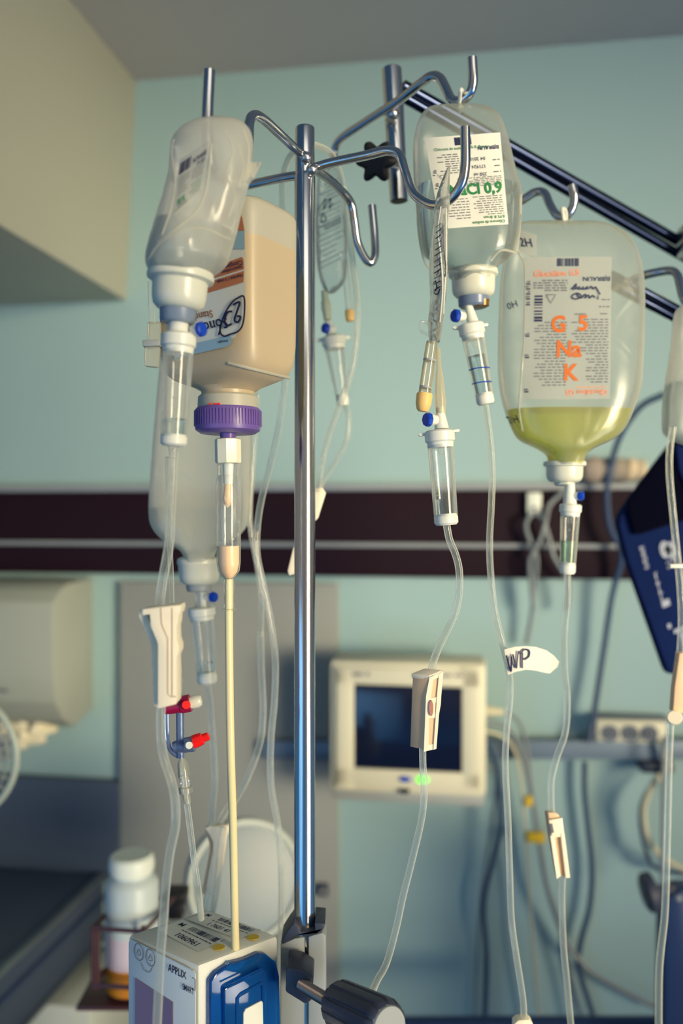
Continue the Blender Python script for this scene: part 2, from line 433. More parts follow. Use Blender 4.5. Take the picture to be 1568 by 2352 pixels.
# pale panel behind the pole
mb = MB(); wbox(mb, 275, 1338, 774, 2900, 0, 0.022, 0.002); struct('trim_5', mb, M['panel'])
mb = MB(); wbox(mb, 728, 2032, 752, 2060, 0.022, 0.034, 0.002)
t = thing('latch', 'small dark square latch at the right edge of the grey wall panel', 'latch', W(740, 2060, 0.03))
build('body', mb, M['dgrey'], t); mb = MB(); mb.lathe(W(741, 2047, 0.034), W(741, 2047, 0.04), [(0, R(5, 1.9)), (1, R(5, 1.9))], 14); build('button', mb, M['lgrey'], t)

# equipment rail
t = thing('equipment_rail', 'long blue-grey horizontal rail along the wall behind the monitor', 'rail', W(1100, 1745, 0.03))
mb = MB()
zt, zb = W(1120, 1702, 0.05).z, W(1120, 1745, 0.05).z
c0, c1 = W(600, 1720, 0.04), W(1700, 1720, 0.04); cc = (c0 + c1) / 2; cc.z = (zt + zb) / 2
mb.box(cc, (c1 - c0) / 2, WN * 0.008, UP * ((zt - zb) / 2), 0.003); build('bar', mb, M['rail'], t)
for x in (690, 1260, 1510):
    mb = MB(); wbox(mb, x - 20, 1710, x + 20, 1740, 0, 0.034, 0.002); build('bracket', mb, M['mgrey'], t)
mb = MB(); wbox(mb, 1468, 1752, 1552, 1781, 0.0, 0.062, 0.012); build('clamp', mb, M['dgrey'], t)

# socket strip
t = thing('socket_strip', 'white wall box with three round dark power sockets', 'power socket', W(1448, 1708, 0.03))
mb = MB(); wbox(mb, 1368, 1655, 1532, 1708, 0, 0.055, 0.008); build('housing', mb, M['bezel'], t)
mb = MB(); wbox(mb, 1364, 1648, 1536, 1657, 0, 0.045, 0.003); build('top_cover', mb, M['mgrey'], t)
for x in (1400, 1446, 1491):
    a, b = W(x, 1684, 0.0555), W(x, 1684, 0.048); d = WN
    mb = MB(); mb.lathe(a + WO * 0.002, a + WN * 0.004, [(0, R(19, 1.9)), (0.3, R(19, 1.9)), (0.31, R(16, 1.9)), (1, R(14, 1.9))], 24)
    s_ = build('socket', mb, M['mgrey'], t)
    mb = MB()
    for dx in (-6, 6): p = W(x + dx, 1684, 0.06); mb.lathe(p, p + WN * 0.003, [(0, R(3, 1.9)), (1, R(3, 1.9))], 10)
    build('pin_hole', mb, M['black'], s_)

# bracket on the rail with the looped grey cord
t = thing('cord_hook', 'small cream hook plate screwed to the dark wall rail', 'hook', W(1227, 1182, 0.05))
mb = MB(); wbox(mb, 1210, 1131, 1243, 1183, 0.03, 0.048, 0.003); build('plate', mb, M['whitepaint'], t)
mb = MB(); p = W(1226, 1167, 0.049); mb.lathe(p, p + WO * 0.003, [(0, R(5, 1.9)), (1, R(4, 1.9))], 12); build('screw', mb, M['dgrey'], t)

def wtube(name, pts, r, mat, label, cat, group=None, n=8):
    pp = catmull([W(x, y, o) for x, y, o in pts], n)
    mb = MB(); mb.sweep(pp, r, 10); return solo(name, mb, mat, label, cat, group)
wtube('cord', [(1208, 1480, .03), (1222, 1400, .04), (1232, 1290, .06), (1222, 1255, .06), (1208, 1215, .06), (1213, 1190, .06), (1228, 1180, .055), (1243, 1190, .06), (1258, 1230, .06), (1272, 1280, .06), (1300, 1325, .06), (1306, 1352, .05), (1300, 1400, .04)], R(5, 1.95), M['cable_grey'], 'thin grey cord looped over the cream hook plate on the dark rail', 'cord')
wtube('cord', [(1295, 1128, .05), (1262, 1160, .055), (1252, 1200, .07), (1240, 1240, .07), (1224, 1268, .07), (1216, 1300, .065), (1225, 1400, .05)], R(5, 1.95), M['cable_grey'], 'thin grey cord curving down to the hook from behind the green bag', 'cord')
wtube('cable', [(1525, 905, .12), (1470, 935, .10), (1425, 1000, .08), (1400, 1080, .07), (1393, 1150, .07), (1402, 1215, .07), (1425, 1260, .07), (1424, 1300, .06), (1405, 1370, .05), (1385, 1500, .04), (1362, 1650, .045), (1352, 1706, .056)], R(7, 1.9), M['cable_blue'], 'slate-blue cable curving behind the green bag, down past the rail to the sockets', 'cable')
wtube('cable', [(1342, 1750, .03), (1342, 1820, .03), (1350, 1900, .03), (1359, 1990, .03), (1354, 2080, .03), (1334, 2160, .03), (1328, 2220, .03), (1348, 2290, .03), (1375, 2370, .03)], R(6.5, 1.95), M['cable_blue'], 'dark blue cable wavering down the wall below the socket strip', 'cable')
wtube('cable', [(1112, 1695, .1), (1130, 1730, .08), (1143, 1775, .07), (1148, 1900, .06), (1130, 1980, .06), (1110, 2080, .06), (1117, 2200, .05), (1112, 2370, .05)], R(6, 1.9), M['cable_blue'], 'dark blue cable dropping from the right side of the monitor', 'cable')
wtube('cable', [(1112, 1660, .12), (1150, 1665, .1), (1180, 1690, .08), (1200, 1740, .07), (1222, 1830, .06), (1240, 1950, .05), (1262, 2060, .05), (1300, 2160, .04), (1350, 2225, .04), (1430, 2275, .04), (1520, 2320, .04)], R(6, 1.9), M['cable_grey'], 'grey cable bowing from the monitor down to the lower right', 'cable')
wtube('cable', [(1112, 1632, .1), (1160, 1636, .09), (1192, 1660, .08), (1210, 1720, .07), (1225, 1850, .06), (1245, 1990, .05), (1275, 2090, .05), (1310, 2230, .04), (1340, 2370, .04)], R(4.5, 1.9), M['cable_grey'], 'thinner grey cable from the yellow-grey plug beside the monitor', 'cable')
wtube('cable', [(1112, 1678, .12), (1150, 1690, .1), (1180, 1720, .08), (1196, 1790, .07), (1205, 1900, .06), (1215, 2050, .05), (1226, 2200, .05), (1240, 2370, .04)], R(3.5, 1.9), M['cable_cream'], 'thin cream lead hanging between the monitor cables', 'cable')
wtube('cable', [(1112, 1760, .1), (1140, 1780, .06), (1128, 1900, .04), (1105, 2050, .03), (1095, 2200, .03), (1088, 2370, .03)], R(3, 1.95), M['cable_grey'], 'faint thin grey lead on the wall left of the dark blue cable', 'cable')
wtube('hose', [(1520, 1700, .07), (1530, 1760, .07), (1500, 1800, .08), (1478, 1860, .08), (1490, 1930, .08), (1530, 1975, .08), (1600, 2010, .08)], R(7, 1.9), M['cable_cream'], 'cream hose looping under the rail clamp at the right edge', 'hose')
wtube('cable', [(1525, 1692, .1), (1523, 1760, .1), (1522, 1900, .1), (1520, 2050, .12)], R(5, 1.85), M['cable_grey'], 'straight grey lead hanging behind the tubing at the far right', 'cable')
wtube('cable', [(1512, 1784, .05), (1480, 1830, .05), (1470, 1880, .05), (1482, 1950, .05), (1508, 1995, .05), (1600, 2010, .05)], R(5, 1.9), M['cable_blue'], 'blue cable looping under the rail clamp behind the cream hose', 'cable')
mb = MB(); a, b = W(1112, 1632, .1), W(1158, 1636, .09); mb.lathe(a, b, [(0, R(12, 1.9)), (.5, R(12, 1.9)), (.52, R(10, 1.9)), (.9, R(8, 1.9)), (1, R(5, 1.9))], 16)
solo('cable_plug', mb, M['cable_cream'], 'ribbed cream cable plug in the right side of the monitor', 'plug')
for (x0, x1, y, nm) in ((1206, 1222, 1842, 'upper'), (1210, 1252, 1926, 'lower')):
    mb = MB(); wbox(mb, x0, y - 11, x1, y + 11, 0.055, 0.075, 0.002)
    solo('cable_clip', mb, M['yellow'], f'{nm} of the two yellow clips on the monitor cables', 'clip')
# crumpled glove/tape bundle on the ledge of the rail
t = thing('tape_bundle', 'blurry beige bundle of tape lying on the ledge of the dark rail', 'bundle', W(1410, 1110, 0.02))
for k, (x, w_) in enumerate(((1362, 26), (1400, 24), (1428, 18), (1462, 22))):
    a, b = W(x - w_, 1078, 0.045), W(x + w_, 1082, 0.05)
    mb = MB(); mb.lathe(a, b, [(0, R(14, 2)), (.15, R(26, 2)), (.5, R(31 - 3 * k, 2)), (.85, R(26, 2)), (1, R(12, 2))], 18)
    build('coil' if k < 3 else 'core', mb, mat_p('beige_tape_%d' % k, [S(150, 138, 128), S(120, 118, 116), S(160, 148, 132), S(206, 188, 158)][k], 0.8, bump=0.4, scale=50), t)

# monitor
t = thing('patient_monitor', 'cream patient monitor with a dark blue screen on the wall', 'monitor', W(935, 1850, 0.1))
mb = MB(); wbox(mb, 756, 1520, 1116, 1826, 0.09, 0.21, 0.012); body = build('housing', mb, M['bezel'], t)
mb = MB(); wbox(mb, 764, 1815, 1112, 1846, 0.10, 0.20, 0.006); build('foot', mb, M['lgrey'], t)
# raised rim round a recessed screen
mb = MB()
fo = 0.218
for r_ in ((772, 1536, 1100, 1576), (772, 1770, 1100, 1812), (772, 1536, 812, 1812), (1060, 1536, 1100, 1812)): wbox(mb, *r_, 0.205, fo, 0.003)
build('bezel', mb, M['bezel'], t)
mb = MB(); wbox(mb, 810, 1574, 1062, 1772, 0.205, 0.212, 0.002); build('screen', mb, M['screen'], t)
def wbutton(x, y, rx, ry, mat, name):
    mb = MB(); c = W(x, y, fo); n = 24
    pts = [c + WR * cos(2 * pi * k / n) * R(rx, 1.8) + UP * sin(2 * pi * k / n) * R(ry, 1.8) for k in range(n)]
    mb.prism(pts, WO * 0.004, 0.001); build(name, mb, mat, t)
wbutton(930, 1789, 14, 7, M['blueknob'], 'button'); wbutton(970, 1790, 14, 8, M['green_led'], 'indicator_light')
mb = MB(); mb_c = W(928, 1815, .212); n = 24
mb.prism([mb_c + WR * cos(2 * pi * k / n) * R(13, 1.8) + UP * sin(2 * pi * k / n) * R(7, 1.8) for k in range(n)], WO * 0.004, 0.001); build('button', mb, M['black'], t, 'small black oval button')
sh = Sheet((790, 1545), (1090, 1545), (1090, 1556), (790, 1556), lambda x, y, e: W(x, y, fo + e))
sh.lines('ink_grey', 0.06, 0.20, 0.3, 0.3, 1, 0.7, 2, eps=.001); sh.lines('ink_grey', 0.5, 0.92, 0.6, 0.6, 1, 0.6, 4, eps=.001)
sh.finish(t)
mb = MB()
mb.box(W(935, 1722, 0.07), WR * 0.05, WN * 0.03, UP * 0.05, .004); build('mount', mb, M['mgrey'], t)

# paper dispenser
t = thing('paper_towel_dispenser', 'large cream paper towel dispenser on the wall under the dark rail', 'towel dispenser', W(60, 1680, 0.05))
cx0, cx1 = -260, 128
def dpts(px):
    prof = [(1336, .0), (1338, .16), (1362, .185), (1390, .20), (1560, .19), (1616, .175), (1660, .15), (1672, .10), (1640, 0.0)]
    return [(py, o) for py, o in prof]
a = W(128, 1500, 0.19); a0 = Vector((a.x, a.y, 0)) - WO * 0.19
prof = [(W(128, 1336, 0.13).z, 0), (W(128, 1338, .13).z, .13), (W(128, 1352, .16).z, .165), (W(128, 1385, .2).z, .20), (W(128, 1560, .2).z, .20), (W(128, 1615, .19).z, .19), (W(150, 1655, .15).z, .15), (W(150, 1668, .10).z, .10), (W(150, 1640, 0.0).z + .02, 0.0)]
mb = MB(); mb.prism([a0 + WO * o + UP * z for z, o in prof], -WR * 0.42, 0.004); build('cover', mb, M['dispenser'], t)
mb = MB(); mb.box(a0 + WO * 0.075 - WR * 0.21 + UP * (W(128, 1610, .19).z - 0.014), WR * 0.18, WO * 0.07, UP * 0.012, 0.003); build('outlet', mb, M['mgrey'], t)
mb = MB(); wbox(mb, -12, 1583, 16, 1590, 0.2, 0.203); build('logo', mb, M['mgrey'], t)
def crumple(c, rx, ry, rz, seed):
    b = bmesh.new(); bmesh.ops.create_icosphere(b, subdivisions=4, radius=1.0)
    for v in b.verts:
        n = noise.noise(v.co * 1.6 + Vector((seed, 0, 0))) * 0.5 + noise.noise(v.co * 4 + Vector((seed, 3, 0))) * 0.22
        v.co *= 1 + n; v.co = Vector(c) + Vector((v.co.x * rx, v.co.y * ry, v.co.z * rz))
    m = MB(); m.merge(b); return m
mb = MB()
for (x, y, rx, rz, sd) in ((62, 1682, 42, 34, 1), (28, 1668, 30, 32, 5), (98, 1668, 28, 24, 9)):
    c_ = crumple(W(x, y, 0.09), R(rx, 1.9), 0.035, R(rz, 1.9), sd); mb.merge(c_.bm)
solo('paper_towel', mb, M['paper'], 'crumpled cream paper towel sticking out under the dispenser', 'paper towel')

# grey work surface at lower left
def cslab(mb, x_right, ytop, ybot, length, bev=.003, inset=0.0, wd=1.2):
    p = W(x_right, ytop, 0.0); zb = W(x_right, ybot, 0.0).z
    c = Vector((p.x, p.y, (p.z + zb) / 2)) - WR * (wd / 2 + inset) + WO * (length / 2 + .032)
    mb.box(c, WR * wd / 2, WO * length / 2, UP * ((p.z - zb) / 2), bev)
t = thing('work_surface', 'dark slate work surface running out from the wall at the lower left', 'worktop', W(200, 2145, 0.3))
mb = MB(); cslab(mb, 262, 1995, 2150, 1.0, .004, .012); build('top', mb, M['slate'], t)
mb = MB(); wbox(mb, -700, 1772, 272, 1995, 0, 0.03, 0.003); build('back_splash', mb, M['slate'], t)
mb = MB(); cslab(mb, 262, 1990, 1998, 1.0, .002, .004, .02); build('edge_strip', mb, M['steel'], t)
mb = MB(); cslab(mb, 262, 2128, 2136, 1.0, .002, .0, .02); build('edge_strip', mb, M['steel'], t)
mb = MB(); cslab(mb, 262, 2040, 2052, 1.0, .001, .008, .006); build('drawer_gap', mb, M['navymetal'], t)
# pale cabinet beneath
mb = MB(); c = W(175, 2240, 0.14); top = c.z
cc = Vector((c.x, c.y, top / 2)); mb.box(cc, WR * 0.09, WO * 0.12, UP * (top / 2), 0.006)
solo('bedside_cabinet', mb, M['whitepaint'], 'plain white cabinet below the wire basket at the lower left', 'cabinet')

# wire basket and white bottle
t = thing('wire_basket', 'brown wire bottle holder fixed beside the dark work surface', 'wire holder', P(255, 2270, 1.25))
zz = 1.22
def ring(y, x0=212, x1=330, dz=0.10):
    a = P(x0, y, zz - .03); b = P(x1, y + 8, zz - .05); c_ = b + Vector((0.02, dz, 0)); d_ = a + Vector((0.02, dz, 0))
    return [a, b, c_, d_, a]
for y in (2132, 2262):
    mb = MB(); mb.sweep(ring(y), R(6, 1.2), 8); build('wire_hoop', mb, M['brown'], t)
for x in (214, 224, 328):
    mb = MB(); mb.sweep([P(x, 2126, zz - .03), P(x, 2270, zz - .03)], R(6, 1.2), 8); build('upright_wire', mb, M['brown'], t)
mb = MB(); mb.box(P(270, 2272, zz + .03), (.045, 0, 0), (0, .05, 0), (0, 0, .003), .001); build('base_plate', mb, M['brown'], t)
t = thing('plastic_bottle', 'white plastic bottle with a wide cap and an amber band at its foot', 'bottle', P(300, 2250, 1.24))
a, b = P(302, 1968, 1.24), P(306, 2262, 1.24); px = lambda v: R(v, 1.24)
mb = MB(); mb.lathe(a, b, [(0.10, px(44)), (.14, px(45)), (.17, px(56)), (.21, px(60)), (.6, px(60)), (.99, px(58)), (1, px(54))], 36); build('body', mb, mat_p('cloudy_white_bottle', S(186, 198, 198), .4), t)
mb = MB(); mb.lathe(a, b, [(-.02, px(44)), (0, px(50)), (.06, px(52)), (.11, px(50))], 36); build('cap', mb, M['whitepaint'], t)
mb = MB(); mb.lathe(a, b, [(.80, px(60.8)), (1.0, px(59.5))], 36); build('amber_band', mb, M['amber'], t)
mb = MB(); mb.lathe(a, b, [(.56, px(60.6)), (.80, px(60.6))], 36); build('label', mb, mat_p('pinkish_label', S(200, 186, 196), .6), t)

# exam lamp: round head with pale rim
t = thing('examination_lamp', 'large round pale grey lamp head tilted behind the pump', 'lamp', P(560, 2200, 1.5))
c = P(560, 2020, 1.5); ax = Vector((0.35, -1, 0.25)).normalized(); r0 = R(132, 1.5)
mb = MB(); mb.lathe(c + ax * 0.0, c - ax * 0.09, [(0.0, r0 * .93), (.05, r0 * .86), (.3, r0 * .80), (.31, r0 * .02)], 48)
build('reflector', mb, mat_p('grey_reflector', S(112, 128, 134), .4), t)
mb = MB(); mb.lathe(c + ax * .012, c - ax * 0.10, [(0, r0 * .94), (.04, r0 * 1.0), (.25, r0 * 1.02), (.6, r0 * .9), (.9, r0 * .55), (1, r0 * .3)], 48)
build('shade', mb, mat_p('pale_lamp_shell', S(160, 172, 172), .4), t)
# front opening: lighter rim ring, darker inner dish
mb = MB(); u = ax.orthogonal().normalized(); v = ax.cross(u)
mb.sweep([c + ax * .014 + (u * cos(2 * pi * k / 48) + v * sin(2 * pi * k / 48)) * r0 * .97 for k in range(49)], r0 * .055, 10); build('rim', mb, mat_p('pale_lamp_rim', S(176, 186, 180), .4), t)
mb = MB(); mb.lathe(c + ax * .010, c + ax * .0145, [(0, r0 * .9), (.5, r0 * .9), (1, r0 * .7)], 48); build('diffuser', mb, mat_p('lamp_diffuser', S(104, 122, 132), .4), t)
mb = MB(); mb.sweep(catmull([c - ax * .09, c - ax * .14 - UP * .1, c - ax * .14 - UP * .7, c - ax * .14 - UP * 1.1], 8), .014, 12); build('arm', mb, M['mgrey'], t)

# small dark caddy between the bottle and the lamp
mb = MB(); mb.box(P(405, 2054, 1.4), (R(26, 1.4), 0, 0), (0, .02, 0), (0, 0, R(12, 1.4)), .003); mb.box(P(405, 2075, 1.41), (R(18, 1.4), 0, 0), (0, .015, 0), (0, 0, R(30, 1.4)), .003)
solo('bottle_clamp', mb, M['black'], 'small black clamp between the white bottle and the round lamp', 'clamp')

# fan at left edge
t = thing('desk_fan', 'round wire-guarded fan cut off at the left edge', 'fan', P(-110, 1860, 1.25))
c = P(-112, 1738, 1.25); rr = R(150, 1.25)
mb = MB(); mb.sweep([c + Vector((cos(2 * pi * k / 48), .0, sin(2 * pi * k / 48))) * rr for k in range(49)], R(8, 1.25), 10); build('guard_rim', mb, mat_p('pale_fan_guard', S(176, 186, 170), .4), t)
mb = MB()
for q in range(9):
    r1 = rr * (0.16 + 0.09 * q)
    mb.sweep([c + Vector((cos(2 * pi * k / 40) * r1, -.03 * (1 - (r1 / rr) ** 2), sin(2 * pi * k / 40) * r1)) for k in range(41)], .0013, 6)
for k in range(36):
    a_ = 2 * pi * k / 36; mb.sweep([c + Vector((cos(a_) * r1 * s_, -.03 * (1 - (r1 * s_ / rr) ** 2), sin(a_) * r1 * s_)) for s_ in (.15, .4, .7, 1.1)], .0013, 6)
build('wire_guard', mb, mat_p('grey_fan_wire', S(150, 158, 150), .4), t)
mb = MB(); mb.lathe(c + Vector((0, .01, 0)), c + Vector((0, .07, 0)), [(0, rr * .2), (.6, rr * .3), (1, rr * .2)], 24); build('motor', mb, M['mgrey'], t)
mb = MB()
for k in range(5):
    a_ = 2 * pi * k / 5; d_ = Vector((cos(a_), 0, sin(a_))); e_ = Vector((-sin(a_), 0, cos(a_)))
    mb.prism([c + d_ * rr * .15 + e_ * rr * .08, c + d_ * rr * .85 + e_ * rr * .34, c + d_ * rr * .9 - e_ * rr * .05, c + d_ * rr * .3 - e_ * rr * .18], Vector((0, .004, 0)))
build('blades', mb, M['lgrey'], t)
mb = MB(); mb.sweep([c + Vector((0, .04, -rr * .3)), c + Vector((0, .05, -1.1))], .012, 12); build('stand', mb, M['mgrey'], t)

# blood pressure cuff
t = thing('blood_pressure_cuff', 'navy blue blood pressure cuff hanging at the right edge', 'cuff', P(1540, 1548, 1.15))
z0 = 1.15
mb = MB(); mb.prism([P(x, y, z0) for x, y in ((1552, 1008), (1500, 1075), (1452, 1140), (1422, 1185), (1421, 1210), (1442, 1290), (1470, 1370), (1502, 1460), (1532, 1545), (1540, 1550), (1660, 1545), (1700, 1300), (1690, 1010))], (0, .022, 0), .005); build('sleeve', mb, M['navy'], t)
mb = MB(); mb.prism([P(x, y, z0 - .008) for x, y in ((1545, 1015), (1500, 1078), (1444, 1150), (1443, 1175), (1458, 1228), (1475, 1226), (1568, 1196), (1690, 1190), (1690, 1015))], (0, .009, 0), .002); build('flap', mb, M['navydark'], t)
mb = MB(); mb.prism([P(x, y, z0 - .012) for x, y in ((1552, 1020), (1600, 1040), (1640, 1180), (1600, 1180), (1560, 1080))], (0, .005, 0), .001); build('tab', mb, M['navy'], t)
sh = Sheet((1462, 1235), (1568, 1198), (1640, 1480), (1540, 1530), lambda x, y, e: P(x, y, z0 - .0006 - e))
sh.lines('greyprint', 0.0, 0.10, 0.08, 0.24, 9, .012, 5); sh.lines('greyprint', 0.14, 0.24, 0.3, 0.54, 4, .008, 8)
for k in range(4): sh.patch('greyprint', .16 + .0 * k, .30 + .06 * k, .19, .35 + .06 * k)
sh.patch('greyprint', .15, .52, .32, .57)
for (cx, cy) in ((.50, .16), (.62, .18)):
    for q in range(3): sh.stroke('greyprint', [(cx + .09 * cos(a_ / 8 * 2 * pi) * (1 - q * .3), cy + .06 * sin(a_ / 8 * 2 * pi) * (1 - q * .3)) for a_ in range(9)], 4)
sh.lines('greyprint', .45, .75, .22, .30, 3, .01, 9)
sh.patch('greyprint', .15, .70, .22, .735); sh.patch('greyprint', .25, .76, .55, .79); sh.patch('greyprint', .35, .80, .55, .95)
sh.finish(t)
mb = MB(); mb.sweep(catmull([P(1640, 1010, z0), P(1640, 900, z0 + .02), P(1660, 760, z0 + .03)], 6), .006, 8); build('hose', mb, M['cable_blue'], t)

# dark stand and knob at lower right
t = thing('equipment_stand', 'dark blue metal stand with an oval knob at the lower right', 'stand', P(1550, 2600, 1.5))
mb = MB(); mb.prism([P(x, y, 1.5) for x, y in ((1528, 2062), (1568, 2045), (1700, 2045), (1700, 2900), (1520, 2900))], (0, .05, 0), .006); build('column', mb, M['navymetal'], t)
mb = MB(); a, b = P(1478, 2052, 1.5), P(1506, 2046, 1.5); mb.lathe(a, b, [(0, R(36, 1.5)), (.2, R(44, 1.5)), (.8, R(44, 1.5)), (1, R(34, 1.5))], 28); build('knob', mb, M['dgrey'], t)
mb = MB(); mb.sweep([P(1500, 2048, 1.5), P(1545, 2040, 1.52)], R(13, 1.5), 12); build('shaft', mb, M['dgrey'], t)
mb = MB(); mb.ball(P(1557, 2063, 1.47), R(7, 1.5)); build('screw', mb, M['lip'], t)
# bed end rail across the bottom
mb = MB(); a, b = P(880, 2362, 1.7), P(1510, 2362, 1.62); mb.sweep([a, b], R(26, 1.65), 14)
solo('bed_rail', mb, M['navymetal'], 'dark blue bed rail grazing the bottom edge of the photo', 'bed rail')

# the window the daylight comes through stands out of frame on the right
mb = MB()
wp = Vector((3.0, -1.98, CZ - .2)); wn_ = (Vector((0.05, 1.97, CZ)) - wp); wn_.z = 0; wn_.normalize(); wr_ = wn_.cross(UP)
for (dx, dz, hx, hz) in ((0, 1.56, 1.0, .05), (0, -1.56, 1.0, .05), (.95, 0, .05, 1.6), (-.95, 0, .05, 1.6), (0, -.55, .95, .03)):
    mb.box(wp + wr_ * dx + UP * dz, wr_ * hx, wn_ * .04, UP * hz, .004)
struct('window_1', mb, M['whitepaint'])
# ================================================================== poles and hooks
def hook_arm(mb, pts, r, n=8): mb.sweep(catmull(pts, n), r, 14)
t = thing('infusion_stand', 'steel infusion pole with four swan-neck hooks, nearest the camera', 'infusion stand', P(700, 2900, 0.72))
Z0 = .72; r = R(23.5, Z0)
mb = MB(); mb.lathe(P(700, 292, Z0), P(700, 400, Z0), [(0, r * .80), (.02, r * .92), (.06, r * .95), (1, r * .95)], 40); top_ = build('upper_tube', mb, M['chrome'], t)
mb = MB(); mb.lathe(P(700, 400, Z0), P(699, 3400, Z0), [(0, r * .93), (.003, r * 1.02), (1, r * 1.04)], 40); build('pole', mb, M['chrome'], t)
HA = .285
def H(px, d, drop=0.0):                    # point at height HA (minus drop) seen at pixel column px
    return Vector(((px - 784) / F * d, d, CZ + HA - drop))
pc = P(700, 385, Z0); ra = R(11, .69)
def arm(pts, name='hook'):
    mb = MB(); hook_arm(mb, pts, ra); build(name, mb, M['chrome'], t)
# right, towards the camera
arm([P(716, 387, .72), P(760, 374, .714), P(840, 357, .70), P(890, 346, .692), P(918, 358, .688), P(932, 400, .685), P(950, 445, .682), P(990, 470, .675), P(1030, 460, .666), P(1058, 425, .66), P(1068, 380, .657), P(1068, 292, .655)])
# left, towards the camera; its end stands up above the soft bottle
arm([P(700, 356, .716), P(680, 344, .71), P(640, 306, .68), P(602, 272, .655), P(582, 266, .645), P(572, 285, .64), P(570, 340, .635), P(558, 385, .62), P(532, 415, .60), P(500, 400, .58), P(482, 370, .568), P(476, 290, .566), P(481, 162, .565)])
# left, away from the camera
arm([P(690, 402, .72), P(640, 410, .735), P(575, 424, .76), P(545, 432, .765), P(530, 460, .768), P(515, 505, .77), P(490, 520, .775), P(470, 490, .78), P(465, 440, .785)])
# right, away from the camera
arm([P(712, 385, .725), P(750, 408, .745), P(785, 440, .77), P(806, 468, .782), P(814, 510, .785), P(822, 560, .788), P(845, 602, .79), P(860, 590, .792), P(860, 540, .795), P(854, 472, .797)])
for p in (P(716, 390, .712), P(702, 362, .711)):
    mb = MB(); mb.ball(p, R(14, .7)); build('weld', mb, M['chrome_soft'], t)

# second post with the hook bar, star knob and twin rails
t = thing('lifting_pole', 'tilted steel post with a twin rail behind the chlorure bag', 'pole', P(918, 470, .86))
mb = MB(); a, b = P(899, 157, .85), P(916, 462, .85)
mb.lathe(a, b, [(0, R(20, .85)), (.01, R(23, .85)), (.3, R(22.5, .85)), (1, R(21, .85)), (.999, R(16, .85)), (.9, R(15, .85))], 36); build('post', mb, M['chrome'], t)
mb = MB(); mb.lathe(P(915.8, 458, .85), P(916.2, 463, .85), [(0, R(17, .85)), (1, R(17, .85))], 24); build('open_end_shade', mb, M['black'], t)  # black disc painted in for the shade inside the hollow post
ra2 = R(10.5, .8)
mb = MB(); hook_arm(mb, [P(766, 372, .90), P(768, 345, .90), P(784, 318, .888), P(840, 280, .855), P(905, 238, .815), P(960, 196, .785), P(988, 176, .772), P(1008, 178, .765), P(1022, 200, .76), P(1036, 228, .756), P(1056, 232, .75), P(1078, 215, .745), P(1086, 188, .742), P(1084, 132, .74)], ra2); build('hook_bar', mb, M['chrome'], t)
mb = MB(); mb.ball(P(902, 262, .83), R(15, .83)); build('weld', mb, M['chrome_soft'], t)
for (y0, y1, dz, rr_) in ((208, 560, 0, 12), (232, 590, .0, 10)):
    mb = MB(); mb.sweep([P(925, y0 - 10, .87 + dz), P(1568, y1, 1.02 + dz), P(1800, y1 + 127, 1.07 + dz)], R(rr_ + 1.5, .93), 14); build('rail_tube', mb, M['chrome_dark_reflection'], t)
mb = MB(); mb.box(P(1590, 555, 1.0), (R(30, 1), 0, 0), (0, .012, 0), (0, 0, R(36, 1)), .004); build('joint', mb, M['chrome_soft'], t)
mb = MB(); k0, k1 = P(862, 372, .80), P(868, 370, .825)
mb.lathe(k0, k1, [(0, R(27, .8)), (.1, R(39, .8)), (.85, R(40, .8)), (1, R(33, .8))], 60, flute=lambda k, n: 1 + .22 * cos(6 * 2 * pi * k / n)); kn = build('star_knob', mb, M['black'], t)
mb = MB(); mb.sweep([P(875, 372, .822), P(912, 378, .84)], R(11, .83), 14); build('knob_bolt', mb, M['chrome_soft'], t)

t = thing('drip_hook', 'steel swan-neck hook that carries the green-tinted bag', 'hook', P(1200, 460, .84))
mb = MB(); hook_arm(mb, [P(1150, 330, .90), P(1130, 420, .88), P(1150, 478, .86), P(1195, 462, .85), P(1228, 442, .845), P(1250, 444, .84), P(1262, 470, .835), P(1278, 494, .83), P(1300, 496, .825), P(1315, 475, .822), P(1318, 450, .82), P(1313, 425, .82)], R(10, .83)); build('hook', mb, M['chrome'], t)
t = thing('side_rail', 'lower pair of steel tubes right of the green bag', 'rail', P(1500, 690, .95))
for (y0, y1) in ((672, 722), (694, 744)):
    mb = MB(); mb.sweep([P(1400, y0 - 42, .93), P(1480, y0, .93), P(1600, y1 + 12, .97), P(1750, y1 + 80, 1.0)], R(10.5, .95), 12); build('tube', mb, M['chrome_dark_reflection'], t)
t = thing('drip_hook', 'steel hook at the right edge above the half-hidden bag', 'hook', P(1500, 640, .9))
mb = MB(); hook_arm(mb, [P(1440, 650, .93), P(1480, 632, .91), P(1530, 622, .90), P(1552, 628, .89), P(1562, 655, .885), P(1572, 690, .88), P(1600, 710, .875), P(1620, 680, .87), P(1622, 630, .87)], R(10, .9)); build('hook', mb, M['chrome'], t)

